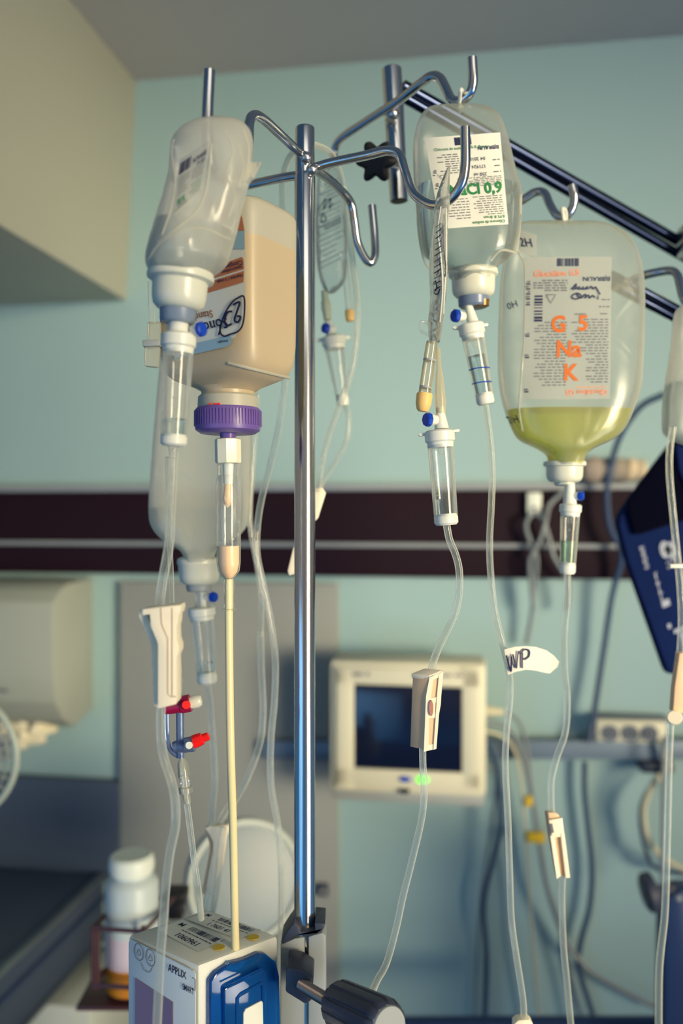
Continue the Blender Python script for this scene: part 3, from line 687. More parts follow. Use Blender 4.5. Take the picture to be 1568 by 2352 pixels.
# ================================================================== bags
class Bag:
    def __init__(s, z0, rings, n=2.4, amp=0.0, seed=0, freq=30, lean=0.0):
        """rings: (py, left px, right px, half depth in m) listed top to bottom; lean = extra depth per metre of height"""
        s.z0 = z0; s.n = n; s.amp = amp; s.seed = seed; s.freq = freq; s.lean = lean
        pts = catmull([(py, (a + b) / 2, (b - a) / 2) for py, a, b, d in rings], 8)
        dd = catmull([(py, d, 0) for py, a, b, d in rings], 8)
        s.R = [(P(0, p.x, z0).z, (p.y - 784) / F * z0, max(p.z, .5) / F * z0, max(q.y, .0008)) for p, q in zip(pts, dd)]
    def at(s, Z):
        L = s.R
        if Z >= L[0][0]: return L[0][1:]
        for a, b in zip(L, L[1:]):
            if a[0] >= Z >= b[0]:
                t = (a[0] - Z) / max(1e-9, a[0] - b[0]); return tuple(a[i] + (b[i] - a[i]) * t for i in (1, 2, 3))
        return L[-1][1:]
    def nz(s, X, Z, side):
        if not s.amp: return 0
        return s.amp * noise.noise(Vector((X * s.freq + s.seed, Z * s.freq * .6, side * 3.0)))
    def front(s, X, Z):
        cx, a, b = s.at(Z); q = min(1, abs((X - cx) / a)); e = (1 - q ** s.n) ** (1 / s.n)
        return s.z0 - b * e - s.nz(X, Z, 0) * e + (Z - s.R[0][0]) * s.lean
    def surf(s, px, py, eps=0.0005):
        Y = s.z0
        for _ in range(8):
            X = (px - 784) / F * Y; Z = CZ - (py - 1176) / F * Y; Y = s.front(X, Z) 
        Y -= eps
        return Vector(((px - 784) / F * Y, Y, CZ - (py - 1176) / F * Y))
    def mesh(s, scale=1.0, below=None, seg=64, tilt=0.0, shrink=0.0):
        mb = MB(); rings = []; L = list(s.R)
        if below is not None:
            L = [(below,) + tuple(s.at(below))] + [q for q in L if q[0] < below - 1e-5]
        for Z, cx, a, b in L:
            a = max(a * scale - shrink, .0004); b = max(b * scale - shrink, .0004); ring = []
            for k in range(seg):
                th = 2 * pi * k / seg; c_, s_ = cos(th), sin(th)
                x = a * (abs(c_) ** (2 / s.n)) * (1 if c_ >= 0 else -1); e = (abs(s_) ** (2 / s.n))
                y = -b * e if s_ >= 0 else b * e
                X = cx + x
                n_ = s.nz(X, Z, 0 if s_ >= 0 else 1) * e
                y += -n_ if s_ >= 0 else n_
                zz = Z + (tilt * x if (below is not None and Z == below) else 0)
                ring.append(mb.bm.verts.new((X, s.z0 + y + (Z - s.R[0][0]) * s.lean, zz)))
            rings.append(ring)
        for A, B in zip(rings, rings[1:]):
            for k in range(seg): mb.bm.faces.new((A[k], A[(k + 1) % seg], B[(k + 1) % seg], B[k]))
        mb.bm.faces.new(rings[0][::-1]); mb.bm.faces.new(rings[-1]); return mb

def cap_parts(t, top, bot, z, rim, body, mat, collar=None, collar_mat=None, ztop=None):
    """moulded cap at a bag's mouth: rim flange + body (+ lower collar)"""
    a, b = P(*top, z), P(*bot, z)
    mb = MB(); mb.lathe(a, b, [(0, R(rim * .8, z)), (.05, R(rim * .97, z)), (.16, R(rim, z)), (.24, R(rim * .98, z)), (.30, R(body * 1.02, z)), (.7, R(body, z)), (.86, R(body * .95, z)), (.97, R(body * .80, z)), (1, R(body * .7, z))], 40)
    c = build('cap', mb, mat, t)
    if collar:
        e = b + (b - a).normalized() * R(collar[1], z); s_ = b - (b - a) * .12
        mb = MB(); mb.lathe(s_, e, [(0, R(collar[0], z)), (.85, R(collar[0] * .96, z)), (1, R(collar[0] * .85, z))], 32); build('port_collar', mb, collar_mat or M['lgrey'], t)
    return c

# --- soft bottle A (crumpled, left)
zA = .56
t = thing('soft_infusion_bottle', 'crumpled milky infusion bottle with a grey label hanging furthest left', 'infusion bottle', P(415, 705, zA))
A = Bag(zA, [(274, 486, 540, .003), (283, 450, 556, .010), (300, 418, 574, .017), (325, 396, 581, .021), (360, 391, 579, .023), (410, 386, 573, .024), (470, 372, 556, .025), (530, 354, 542, .026), (570, 342, 530, .027), (600, 337, 520, .026), (620, 342, 496, .023), (636, 362, 470, .019)], 2.3, .0075, 4, 30)
build('bottle_body', A.mesh(), M['film_thick'], t)
lvl = P(0, 528, zA).z
build('liquid', A.mesh(.96, lvl, tilt=-.12), M['water_deep'], t)
cap_parts(t, (416, 622), (409, 712), zA, 77, 62, M['milky'], (42, 30), mat_p('steel_grey_port', S(120, 134, 150), .35))
mb = MB(); mb.prism([A.surf(565, 385), A.surf(574, 372), P(600, 372, zA - .003), P(585, 405, zA), P(560, 436, zA), A.surf(556, 420)], (0, .0012, 0)); build('hanging_tab', mb, M['film_thick'], t)
for (pts, rr_) in (([(340, 596), (365, 560), (400, 536), (440, 524), (480, 530), (520, 548), (535, 552)], .0009), ([(560, 300), (572, 340), (566, 400), (548, 470), (530, 540)], .0008), ([(400, 320), (395, 350), (402, 420), (392, 480), (372, 540)], .0008), ([(515, 300), (535, 345), (520, 400), (540, 450), (525, 500)], .0007), ([(486, 330), (476, 420), (455, 480), (410, 520), (362, 556)], .0008), ([(545, 330), (560, 380), (548, 430)], .0006)):
    mb = MB(); mb.sweep([A.surf(x, y, -.0002) for x, y, _ in [(p.x, p.y, 0) for p in catmull([(x, y, 0) for x, y in pts], 6)]], rr_, 6); build('moulded_seam', mb, M['film_thick'], t)
sh = Sheet((408, 362), (480, 322), (468, 430), (398, 492), A.surf)
sh.q = [Vector(p) for p in ((414, 366), (480, 322), (460, 440), (396, 492))]
sh.patch('labelfilm', 0, 0, 1, 1, .0005, 12)
sh.bars('ink_navy', .02, .08, .44, .30, 14, 5, eps=.0009)
sh.text('ink_navy', 'B|BRAUN', .98, .17, .10, 180, sx=.60, slope=.0, eps=.001); sh.text('ink_navy', '100 ml', .98, .30, .08, 180, sx=.7, eps=.001)
sh.lines('ink_grey', .08, .48, .36, .70, 9, .012, 3, 'r'); sh.lines('ink_grey', .55, .97, .40, .62, 6, .012, 4)
sh.text('ink_green', '9.0 %', .12, .90, .12, 0, sx=.55, eps=.001); sh.lines('ink_green', .5, .95, .70, .90, 4, .014, 9); sh.lines('ink_grey', .05, .5, .92, .98, 3, .012, 11)
sh.finish(t, 'labelfilm')

# --- chlorure bag
zC = .75
t = thing('infusion_bag', 'clear infusion bag with a green-printed white label, hung behind the long hook', 'infusion bag', P(1085, 690, zC))
C = Bag(zC, [(240, 1010, 1100, .002), (250, 980, 1128, .008), (275, 962, 1150, .016), (320, 950, 1165, .020), (400, 950, 1184, .022), (450, 955, 1196, .025), (520, 960, 1192, .027), (570, 968, 1184, .027), (590, 985, 1172, .026), (605, 1012, 1150, .024), (630, 1036, 1130, .021), (650, 1040, 1126, .018)], 2.8, .0025, 11, 24)
build('bag_body', C.mesh(), M['film'], t)
build('liquid', C.mesh(.95, P(0, 432, zC).z), M['water_deep'], t)
cap_parts(t, (1086, 618), (1087, 684), zC, 57, 49, M['milky'], (36, 22), mat_p('blue_grey_port', S(110, 126, 152), .3))
mb = MB(); mb.lathe(P(1105, 690, zC - .004), P(1106, 704, zC - .004), [(0, R(19, zC)), (1, R(17, zC))], 20); build('peel_foil', mb, mat_p('bronze_foil', S(122, 92, 46), .35, .5), t)
mb = MB(); mb.sweep(catmull([P(1054, 250, zC), P(1055, 235, zC - .003), P(1058, 206, zC - .014), P(1062, 215, zC), P(1060, 240, zC + .012), P(1056, 256, zC + .004)], 6), R(4.5, zC), 8); build('hanger_loop', mb, M['white'], t)
mb = MB()
mb.sweep([C.surf(p.x, p.y, -.0003) for p in catmull([(1196, 440, 0), (1194, 500, 0), (1188, 560, 0), (1182, 578, 0), (1150, 575, 0), (1125, 600, 0)], 6)], .0012, 6)
build('moulded_seam', mb, M['film_thick'], t); mb = MB()
mb.sweep([C.surf(p.x, p.y, -.0003) for p in catmull([(952, 430, 0), (958, 480, 0), (962, 540, 0), (975, 600, 0), (1000, 630, 0)], 6)], .001, 6)
build('moulded_seam', mb, M['film_thick'], t)
sh = Sheet((974, 317), (1148, 304), (1167, 515), (1012, 526), C.surf)
sh.patch('labelwhite', 0, 0, 1, 1, .0006, 12)
sh.bars('ink_navy', .39, .02, .62, .105, 6, 2)
sh.text('ink_green', 'Chlorure de sodium 0,9% B. Braun', .10, .150, .030, 0, sx=.92)
sh.text('ink_navy', 'B|BRAUN', .97, .135, .04, 180, sx=.95)
for (s_, v) in (('04 2018', .29), ('171924', .375), ('250 ml', .46)): sh.text('ink_grey', s_, .77, v - .04, .036, 180)
sh.lines('ink_grey', .86, .97, .29, .42, 3, .012, 4)
sh.lines('ink_grey', .12, .42, .20, .40, 9, .010, 3)
sh.lines('ink_grey', .35, .97, .47, .56, 6, .008, 6)
sh.stroke('ink_grey', [(.12, .42), (.22, .415), (.17, .485), (.115, .425)], 1.6, n=1)
sh.patch('ink_navy', .02, .41, .10, .42); sh.patch('ink_navy', .02, .555, .10, .565); sh.lines('ink_grey', .04, .09, .36, .39, 3, .01, 3); sh.lines('ink_grey', .04, .09, .505, .535, 3, .01, 3)
sh.text('ink_green', 'NaCl 0,9', .96, .645, .115, 0, 'r', sx=.98)
sh.lines('ink_grey', .15, .48, .69, .90, 8, .009, 8); sh.lines('ink_grey', .53, .96, .68, .875, 9, .009, 5)
sh.text('ink_green', '0,9% B. Braun', .96, .895, .030, 180, sx=1.0); sh.text('ink_green', 'Chlorure de sodium', .96, .945, .032, 180, sx=1.0)
sh.finish(t, 'labelwhite')

# --- Glucidion bag
zG = .80
t = thing('infusion_bag', 'large flat bag with yellow-green liquid and orange print on the right', 'infusion bag', P(1297, 1105, zG))
G = Bag(zG, [(508, 1210, 1370, .002), (515, 1185, 1400, .006), (540, 1172, 1440, .012), (580, 1162, 1464, .016), (640, 1150, 1476, .018), (720, 1146, 1478, .020), (820, 1144, 1474, .023), (890, 1148, 1468, .026), (940, 1160, 1452, .027), (985, 1178, 1430, .027), (1010, 1196, 1404, .026), (1030, 1238, 1362, .025), (1045, 1258, 1342, .022), (1068, 1264, 1334, .019)], 2.9, .002, 21, 20)
build('bag_body', G.mesh(), M['film'], t)
build('liquid', G.mesh(.96, P(0, 942, zG).z), M['greenliq'], t)
cap_parts(t, (1296, 1058), (1296, 1108), zG, 49, 41, M['milky'], (24, 8), M['milky'])
mb = MB(); mb.sweep(catmull([P(1296, 515, zG), P(1293, 495, zG - .002), P(1290, 480, zG + .002), P(1298, 484, zG + .012), P(1300, 512, zG + .004)], 6), R(4.5, zG), 8); build('hanger_loop', mb, M['white'], t)
mb = MB(); mb.sweep([G.surf(p.x, p.y, -.0003) for p in catmull([(1180, 565, 0), (1196, 590, 0), (1205, 620, 0), (1204, 760, 0), (1196, 880, 0), (1192, 940, 0), (1200, 990, 0)], 6)], .0009, 6); build('moulded_seam', mb, M['film_thick'], t)
sh = Sheet((1186, 525), (1232, 540), (1232, 590), (1194, 580), G.surf); sh.patch('labelfilm', 0, 0, 1, 1, .0004, 6); sh.text('ink_navy', '2H', .08, .72, .36, 12, sx=1, eps=.001); sh.finish(t, 'labelfilm')
sh = Sheet((1206, 590), (1404, 590), (1400, 916), (1200, 918), G.surf)
sh.patch('labelfilm', 0, 0, 1, 1, .0005, 12)
sh.bars('ink_navy', .37, .01, .63, .065, 14, 6)
sh.text('ink_coral', 'Glucidion G5', .10, .14, .042, 2, sx=1.0)
sh.text('ink_navy', 'B|BRAUN', .99, .14, .030, 180, sx=1.1)
sh.lines('ink_grey', .10, .50, .165, .235, 5, .009, 3); sh.lines('ink_grey', .86, .99, .30, .40, 3, .008, 3)
sh.bars('ink_navy', .115, .27, .21, .46, 9, 12, True)
sh.stroke('ink_grey', [(.25, .265), (.36, .265), (.305, .325), (.25, .265)], 2.5, n=1)
sh.text('ink_grey', '1000 ml', .72, .395, .016, 180, sx=1.1)
sh.text('ink_orange', 'G', .31, .525, .112, 0, sx=.9); sh.text('ink_orange', '5', .62, .515, .105, 0, sx=1.0)
sh.text('ink_orange', 'Na', .37, .700, .112, 0, sx=.93); sh.text('ink_orange', 'K', .46, .865, .112, 0, sx=.95)
sh.lines('ink_grey', .12, .50, .46, .90, 22, .008, 13); sh.lines('ink_grey', .55, .98, .44, .66, 12, .008, 14); sh.lines('ink_grey', .72, .98, .68, .88, 11, .008, 15)
sh.text('ink_coral', 'Glucidion G5', .97, .935, .038, 180, sx=1.0); sh.lines('ink_coral', .5, .95, .915, .915, 1, .006, 3)
for v in (.185, .22, .255, .29, .33, .55, .70, .94): sh.patch('ink_navy', .015, v, .065, v + .010); sh.lines('ink_grey', .01, .07, v - .014, v - .008, 2, .007, int(v * 100))
def pen(pts, o, s_, w=3.2): sh.stroke('ink_navy', [(o[0] + x * s_ * 3.4, o[1] + (y - .1) * s_ * .75) for x, y in pts], w, .0016)
# the two scribbled words
pen([(.0, .55), (.10, .35), (.16, .1), (.14, .5), (.04, .62), (.12, .55), (.2, .5), (.28, .36), (.22, .55), (.32, .55), (.42, .38), (.35, .55), (.45, .56), (.55, .36), (.48, .58), (.6, .5), (.68, .34), (.74, .56), (.82, .4), (.92, .8), (.98, 1.1)], (.54, .19), .10)
pen([(.2, .1), (.05, .3), (.05, .6), (.2, .7), (.36, .5), (.32, .2), (.18, .12), (.35, .6), (.48, .3), (.55, .25), (.52, .6), (.64, .3), (.7, .6), (.8, .35), (.9, .55)], (.54, .255), .09)
sh.text('ink_navy', 'il', .83, .30, .03, 0, eps=.0014)
sh.text('ink_navy', '0H', -.19, .37, .045, 20, sx=1, eps=.0014)
sh.finish(t, 'labelfilm')
sh = Sheet((1160, 945), (1200, 945), (1206, 1000), (1180, 990), G.surf); sh.text('ink_navy', '2H', -.05, .62, .34, 15, sx=.9, eps=.0012); sh.finish(t)

# --- lower left bag F
zF = .84
t = thing('infusion_bag', 'clear bag with murky liquid behind the feeding set, low on the left', 'infusion bag', P(455, 1345, zF))
FB = Bag(zF, [(720, 420, 520, .002), (735, 392, 548, .008), (790, 374, 560, .014), (900, 362, 574, .02), (1000, 354, 579, .024), (1100, 347, 580, .027), (1180, 344, 576, .028), (1215, 354, 562, .028), (1240, 378, 536, .027), (1258, 410, 504, .025), (1275, 424, 492, .022), (1292, 424, 492, .02)], 2.8, .002, 31, 20)
build('bag_body', FB.mesh(), M['film_thick'], t)
build('liquid', FB.mesh(.95, P(0, 1165, zF).z), M['water_deep'], t)
cap_parts(t, (457, 1280), (457, 1342), zF, 50, 46, M['milky'], (30, 16), M['lgrey'])
# --- bag D behind the pole
zD = .91
t = thing('infusion_bag', 'clear bag with slanted blue print directly right of the pole', 'infusion bag', P(755, 670, zD))
D = Bag(zD, [(380, 740, 760, .002), (395, 732, 776, .005), (440, 727, 790, .009), (520, 724, 797, .012), (600, 727, 798, .013), (640, 734, 794, .012), (662, 742, 780, .008), (672, 746, 768, .005)], 2.4, .002, 41, 40)
build('bag_body', D.mesh(), M['film_clear'], t)
sh = Sheet((730, 420), (786, 395), (792, 610), (732, 640), D.surf); 
sh.lines('ink_navy', .05, .85, .05, .22, 5, .010, 3); sh.stroke('ink_navy', [(.0, .28), (.3, .2), (.2, .3), (.5, .22), (.45, .32), (.6, .28)], 3); sh.stroke('ink_navy', [(.05, .36), (.2, .34), (.1, .42), (.3, .42), (.25, .36)], 3)
sh.lines('ink_navy', .02, .9, .47, .52, 3, .016, 5); sh.lines('ink_navy', .1, .9, .30, .44, 4, .008, 6); sh.lines('ink_navy', .05, .95, .56, .9, 7, .009, 7, 'r'); sh.finish(t)
mb = MB(); mb.sweep(catmull([P(770, 376, .90), P(766, 368, .89), P(760, 372, .905), P(752, 392, zD)], 5), .0013, 8); build('hanger_loop', mb, M['white'], t)
mb = MB(); mb.sweep(catmull([P(745, 668, zD), P(748, 700, zD), P(752, 735, zD)], 6), [R(8, zD)] * 5 + [R(11, zD)] * 4 + [R(9, zD)] * 4, 12); build('port', mb, M['capyellow'] if False else mat_p('pale_port_tube', S(206, 206, 172), .4), t)
mb = MB(); mb.sweep([P(793, 600, zD), P(797, 660, zD), P(803, 715, zD)], R(8, zD), 12); build('injection_port', mb, M['tube'], t)
mb = MB(); mb.lathe(P(802, 712, zD), P(804, 738, zD), [(0, R(9, zD)), (.1, R(10.5, zD)), (.8, R(10.5, zD)), (1, R(8, zD))], 20); build('rubber_cap', mb, M['capyellow'], t)
# --- twisted pouch E on the long hook
zE = .655
t = thing('infusion_pouch', 'empty twisted clear pouch hanging edge-on from the long front hook', 'infusion bag', P(1000, 790, zE))
E = Bag(zE, [(385, 1027, 1033, .002), (430, 1008, 1032, .006), (470, 998, 1032, .012), (520, 993, 1026, .02), (600, 987, 1026, .025), (680, 989, 1022, .024), (740, 983, 1016, .016), (785, 986, 1010, .007)], 2.2, .0035, 51, 60)
build('bag_body', E.mesh(), mat_film('crinkled_clear_pouch', S(216, 220, 204), .34, .8, .12, 1.0, transl=.5, wrinkle=.9, wscale=70), t)
mb = MB()
for pts in ([(1012, 475), (1006, 530), (1012, 590), (1016, 660), (1010, 740)], [(1002, 480), (994, 540), (992, 640), (990, 700)], [(1024, 480), (1024, 600), (1018, 720)]):
    mb.sweep([E.surf(p.x, p.y, .0002) for p in catmull([(x, y, 0) for x, y in pts], 6)], .0006, 6)
build('crease', mb, M['white'], t)
sh = Sheet((1000, 500), (1014, 500), (1012, 720), (990, 720), E.surf)
for k in range(12): sh.stroke('ink_navy', [(.1, .10 + .06 * k), (.5, .08 + .06 * k), (.95, .055 + .06 * k)], 1.5 + (k % 3) * .6)
sh.stroke('ink_navy', [(.0, .72), (.3, .66), (.5, .74), (.2, .78), (.6, .80), (.9, .74)], 2.5); sh.stroke('ink_navy', [(1.2, .08), (1.3, .3), (1.6, .5), (1.5, .62)], 1.6); sh.finish(t)
mb = MB(); mb.sweep(catmull([P(1002, 782, zE), P(985, 770, zE), P(966, 760, zE - .004), P(966, 740, zE - .006), P(982, 742, zE - .004), P(990, 765, zE)], 6), R(3.2, zE), 8); build('hanging_tail', mb, M['clear'], t)
a, b = P(992, 785, zE), P(972, 925, zE)
mb = MB(); mb.lathe(a, b, [(0, R(13, zE)), (.1, R(14, zE)), (.5, R(14.5, zE)), (.88, R(14.5, zE)), (1, R(13, zE))], 24); build('injection_port', mb, mat_film('cloudy_port', S(228, 214, 168), .3, .85, .1, .9, transl=.5, power=2), t)
for q in (.3, .75):
    mb = MB(); c_ = a.lerp(b, q); d_ = (b - a).normalized(); mb.lathe(c_ - d_ * .0007, c_ + d_ * .0007, [(0, R(14.8, zE)), (1, R(14.8, zE))], 24); build('port_ring', mb, M['lgrey'], t)
mb = MB(); mb.lathe(P(975, 903, zE), P(970, 945, zE), [(0, R(17, zE)), (.1, R(18.5, zE)), (.6, R(18, zE)), (.9, R(14, zE)), (1, R(10, zE))], 28); build('rubber_cap', mb, M['capyellow'], t)
mb = MB(); mb.lathe(P(1006, 800, zE), P(1012, 950, zE), [(0, R(5, zE)), (.3, R(5.5, zE)), (.42, R(9, zE)), (.8, R(13, zE)), (1, R(11, zE))], 24); build('port_tube', mb, mat_film('pale_yellow_port', S(236, 226, 190), .55, .9, .2, .6), t)
# --- half-hidden bag at the right edge
zH = .84
t = thing('infusion_bag', 'clear bag cut off by the right edge of the photo', 'infusion bag', P(1640, 1010, zH))
Hb = Bag(zH, [(690, 1600, 1680, .004), (705, 1560, 1740, .01), (730, 1548, 1780, .016), (800, 1542, 1800, .02), (880, 1530, 1806, .024), (950, 1524, 1806, .026), (1000, 1532, 1790, .026), (1030, 1600, 1720, .024), (1050, 1620, 1700, .02)], 2.8, .003, 61, 24)
build('bag_body', Hb.mesh(), M['film_thick'], t); build('liquid', Hb.mesh(.95, P(0, 880, zH).z), M['water_deep'], t)

# ================================================================== feeding bottle
C0 = Vector((-.0627, .600, 0)); V1 = Vector((.0342, .055, 0)); V2 = Vector((-.0785, .048, 0))
cen = C0 + (V1 + V2) / 2; u1 = V1.normalized(); u2 = V2.normalized(); h1 = V1.length / 2; h2 = V2.length / 2
t = thing('feeding_bottle', 'upturned off-white bottle of cream feed with a purple cap and scribbled label', 'feeding bottle', (cen.x, cen.y, P(523, 1005, cen.y).z))
def fz(py, y=None): return P(0, py, y or cen.y - .01).z
def floft(rings, seg=72, n=5.0):
    mb = MB(); rr = []
    for Z, f1, f2, nn in rings:
        ring = []
        for k in range(seg):
            th = 2 * pi * (k + .5) / seg; c_, s_ = cos(th), sin(th)
            x = h1 * f1 * abs(c_) ** (2 / nn) * (1 if c_ >= 0 else -1); y = h2 * f2 * abs(s_) ** (2 / nn) * (1 if s_ >= 0 else -1)
            p = cen + u1 * x + u2 * y; ring.append(mb.bm.verts.new((p.x, p.y, Z)))
        rr.append(ring)
    for A_, B_ in zip(rr, rr[1:]):
        for k in range(seg): mb.bm.faces.new((A_[k], A_[(k + 1) % seg], B_[(k + 1) % seg], B_[k]))
    mb.bm.faces.new(rr[0][::-1]); mb.bm.faces.new(rr[-1]); return mb
nr = .0185
ZL = fz(572)
upper = [(fz(480), .70, .74, 3.5), (fz(483), .90, .92, 4.5), (fz(489), .97, .97, 5.5), (fz(500), 1, 1, 6), (fz(520), 1, 1, 6), (ZL, 1, 1, 6)]
lower = [(ZL, 1, 1, 6), (fz(700), 1, 1, 6), (fz(790), 1.0, 1.0, 5.6), (fz(820), .99, .99, 5.2), (fz(842), .965, .965, 4.8), (fz(858), .92, .92, 4.4), (fz(868), .85, .85, 4), (fz(877), .74, .70, 3.4), (fz(886), .62, .54, 2.8), (fz(896), nr / h1 * 1.05, nr / h2 * 1.05, 2.1), (fz(930), nr / h1 * 1.02, nr / h2 * 1.02, 2.0)]
build('bottle_top', floft(upper), M['hdpe'], t); body = build('bottle_body', floft(lower), M['hdpe_full'], t)
cy_ = cen.y
mb = MB(); mb.lathe(Vector((cen.x, cy_, fz(908, cy_))), Vector((cen.x, cy_, fz(940, cy_))), [(0, .0205), (.15, .0222), (1, .0226)], 44); build('neck_ring', mb, M['hdpe'], t)
tt, bb = Vector((cen.x, cy_, fz(938, cy_))), Vector((cen.x, cy_, fz(996, cy_)))
mb = MB(); mb.lathe(tt, bb, [(0, .0232), (.08, .0243), (.72, .0247), (.88, .0240), (1, .0205)], 180, flute=lambda k, n: 1.0); pc_ = build('screw_cap', mb, M['purple'], t)
mb = MB()
for k in range(64):
    a_ = 2 * pi * k / 64; d_ = Vector((cos(a_), sin(a_), 0)); e_ = Vector((-sin(a_), cos(a_), 0))
    mb.box(tt.lerp(bb, .42) + d_ * .0246, e_ * .00055, d_ * .0006, UP * (tt - bb).length * .30, 0)
build('grip_ribs', mb, M['purple'], pc_)
mb = MB(); mb.lathe(bb, bb - UP * .0035, [(0, .0062), (1, .0058)], 24); build('spout', mb, M['purple'], t)
mb = MB()
for dx in (-.010, -.006, -.0035): mb.box(Vector((cen.x + dx, cy_ - .0222, fz(936, cy_))), (.0009, 0, 0), (0, .0008, 0), (0, 0, .0006), .0002)
build('red_seal', mb, M['red'], t)
n2 = Vector((u2.y, -u2.x, 0)).normalized()
if n2.y > 0: n2 = -n2
pl0 = cen - u1 * h1                                   # front-left face plane: normal -u1
mb = MB(); mb.sweep(catmull([Vector((cen.x, cy_, fz(455))), P(520, 440, .70), P(505, 515, .765), P(512, 505, .78)], 6), .0015, 8); build('hanger_strap', mb, M['white'], t)
# ridge across the foot of the right face
mb = MB(); nrm1 = -u2
bv = BVHTree.FromPolygons([v.co + body.location + t.location for v in body.data.vertices], [tuple(p.vertices) for p in body.data.polygons])
def onbody(px, py, e=.0002):
    h = bv.ray_cast(CAM, RAY(px, py).normalized())[0]
    return h - RAY(px, py).normalized() * e if h else onplane(px, py, cen, Vector((0, 1, 0)))
mb.sweep([onbody(524 + (664 - 524) * k / 12, 834 + 34 * k / 12) for k in range(13)], .0012, 8)
build('moulded_ridge', mb, M['hdpe'], t)
def lsurf(px, py, eps): return onplane(px, py, cen - u1 * (h1 + .0002 + eps), -u1)
sh = Sheet((430, 470), (560, 470), (560, 800), (430, 800), lsurf)
def lp(px, py): return ((px - 430) / 130, (py - 470) / 330)
def poly(key, pts, eps):
    vs = [lsurf(x, y, eps) for x, y in pts]; sh.mb(key).add(vs, [tuple(range(len(vs)))])
poly('labelwhite', [(400, 545), (536, 470), (548, 478), (557, 500), (562, 530), (563, 700), (558, 745), (540, 775), (400, 815)], .0003)
poly('labelbrown', [(510, 480), (546, 478), (556, 500), (561, 530), (500, 530)], .0007)
poly('labelblue', [(500, 530), (561, 531), (562, 572), (500, 572)], .0007)
poly('labelbrown', [(472, 628), (482, 618), (555, 590), (559, 596), (560, 618), (472, 645)], .0007)
poly('labelbrown', [(472, 650), (560, 622), (559, 648), (470, 675)], .0007)
poly('labelblue', [(400, 800), (525, 770), (532, 776), (530, 790), (520, 796), (400, 812 + 12)], .0007)
def wtext(key, s_, px, py, h, rot, sx=1.0, slope=0, align='l'):
    u, v = lp(px, py); sh.text(key, s_, u, v, h / 330, rot, align, sx, .0012)
wtext('ink_navy', 'Complet en 2 l', 555, 597, 11, 196, .72); wtext('ink_navy', 'hyperprotidique', 555, 609, 8, 196, .66); wtext('ink_navy', 'Nutrition 1 à usage', 556, 628, 8, 196, .68)
wtext('ink_brown', 'Standard', 487, 712, 17, 192, .80)
wtext('ink_navy', 'Sonda', 520, 728, 25, 194, .80)
wtext('ink_navy', 'énergie', 523, 780, 6, 190, .9)
def ps(pts, w=4): sh.stroke('ink_navy', [lp(x, y) for x, y in pts], w, .0016)
ps([(502, 770), (512, 730), (528, 700), (545, 685), (560, 682), (561, 720), (556, 748), (545, 762), (528, 768), (515, 772), (506, 765), (505, 745)], 4)
ps([(533, 715), (522, 718), (516, 735), (520, 748), (532, 744)], 5); ps([(535, 700), (550, 694), (544, 715), (538, 735), (546, 740), (552, 728), (544, 726)], 5)
sh.finish(t, 'labelwhite')
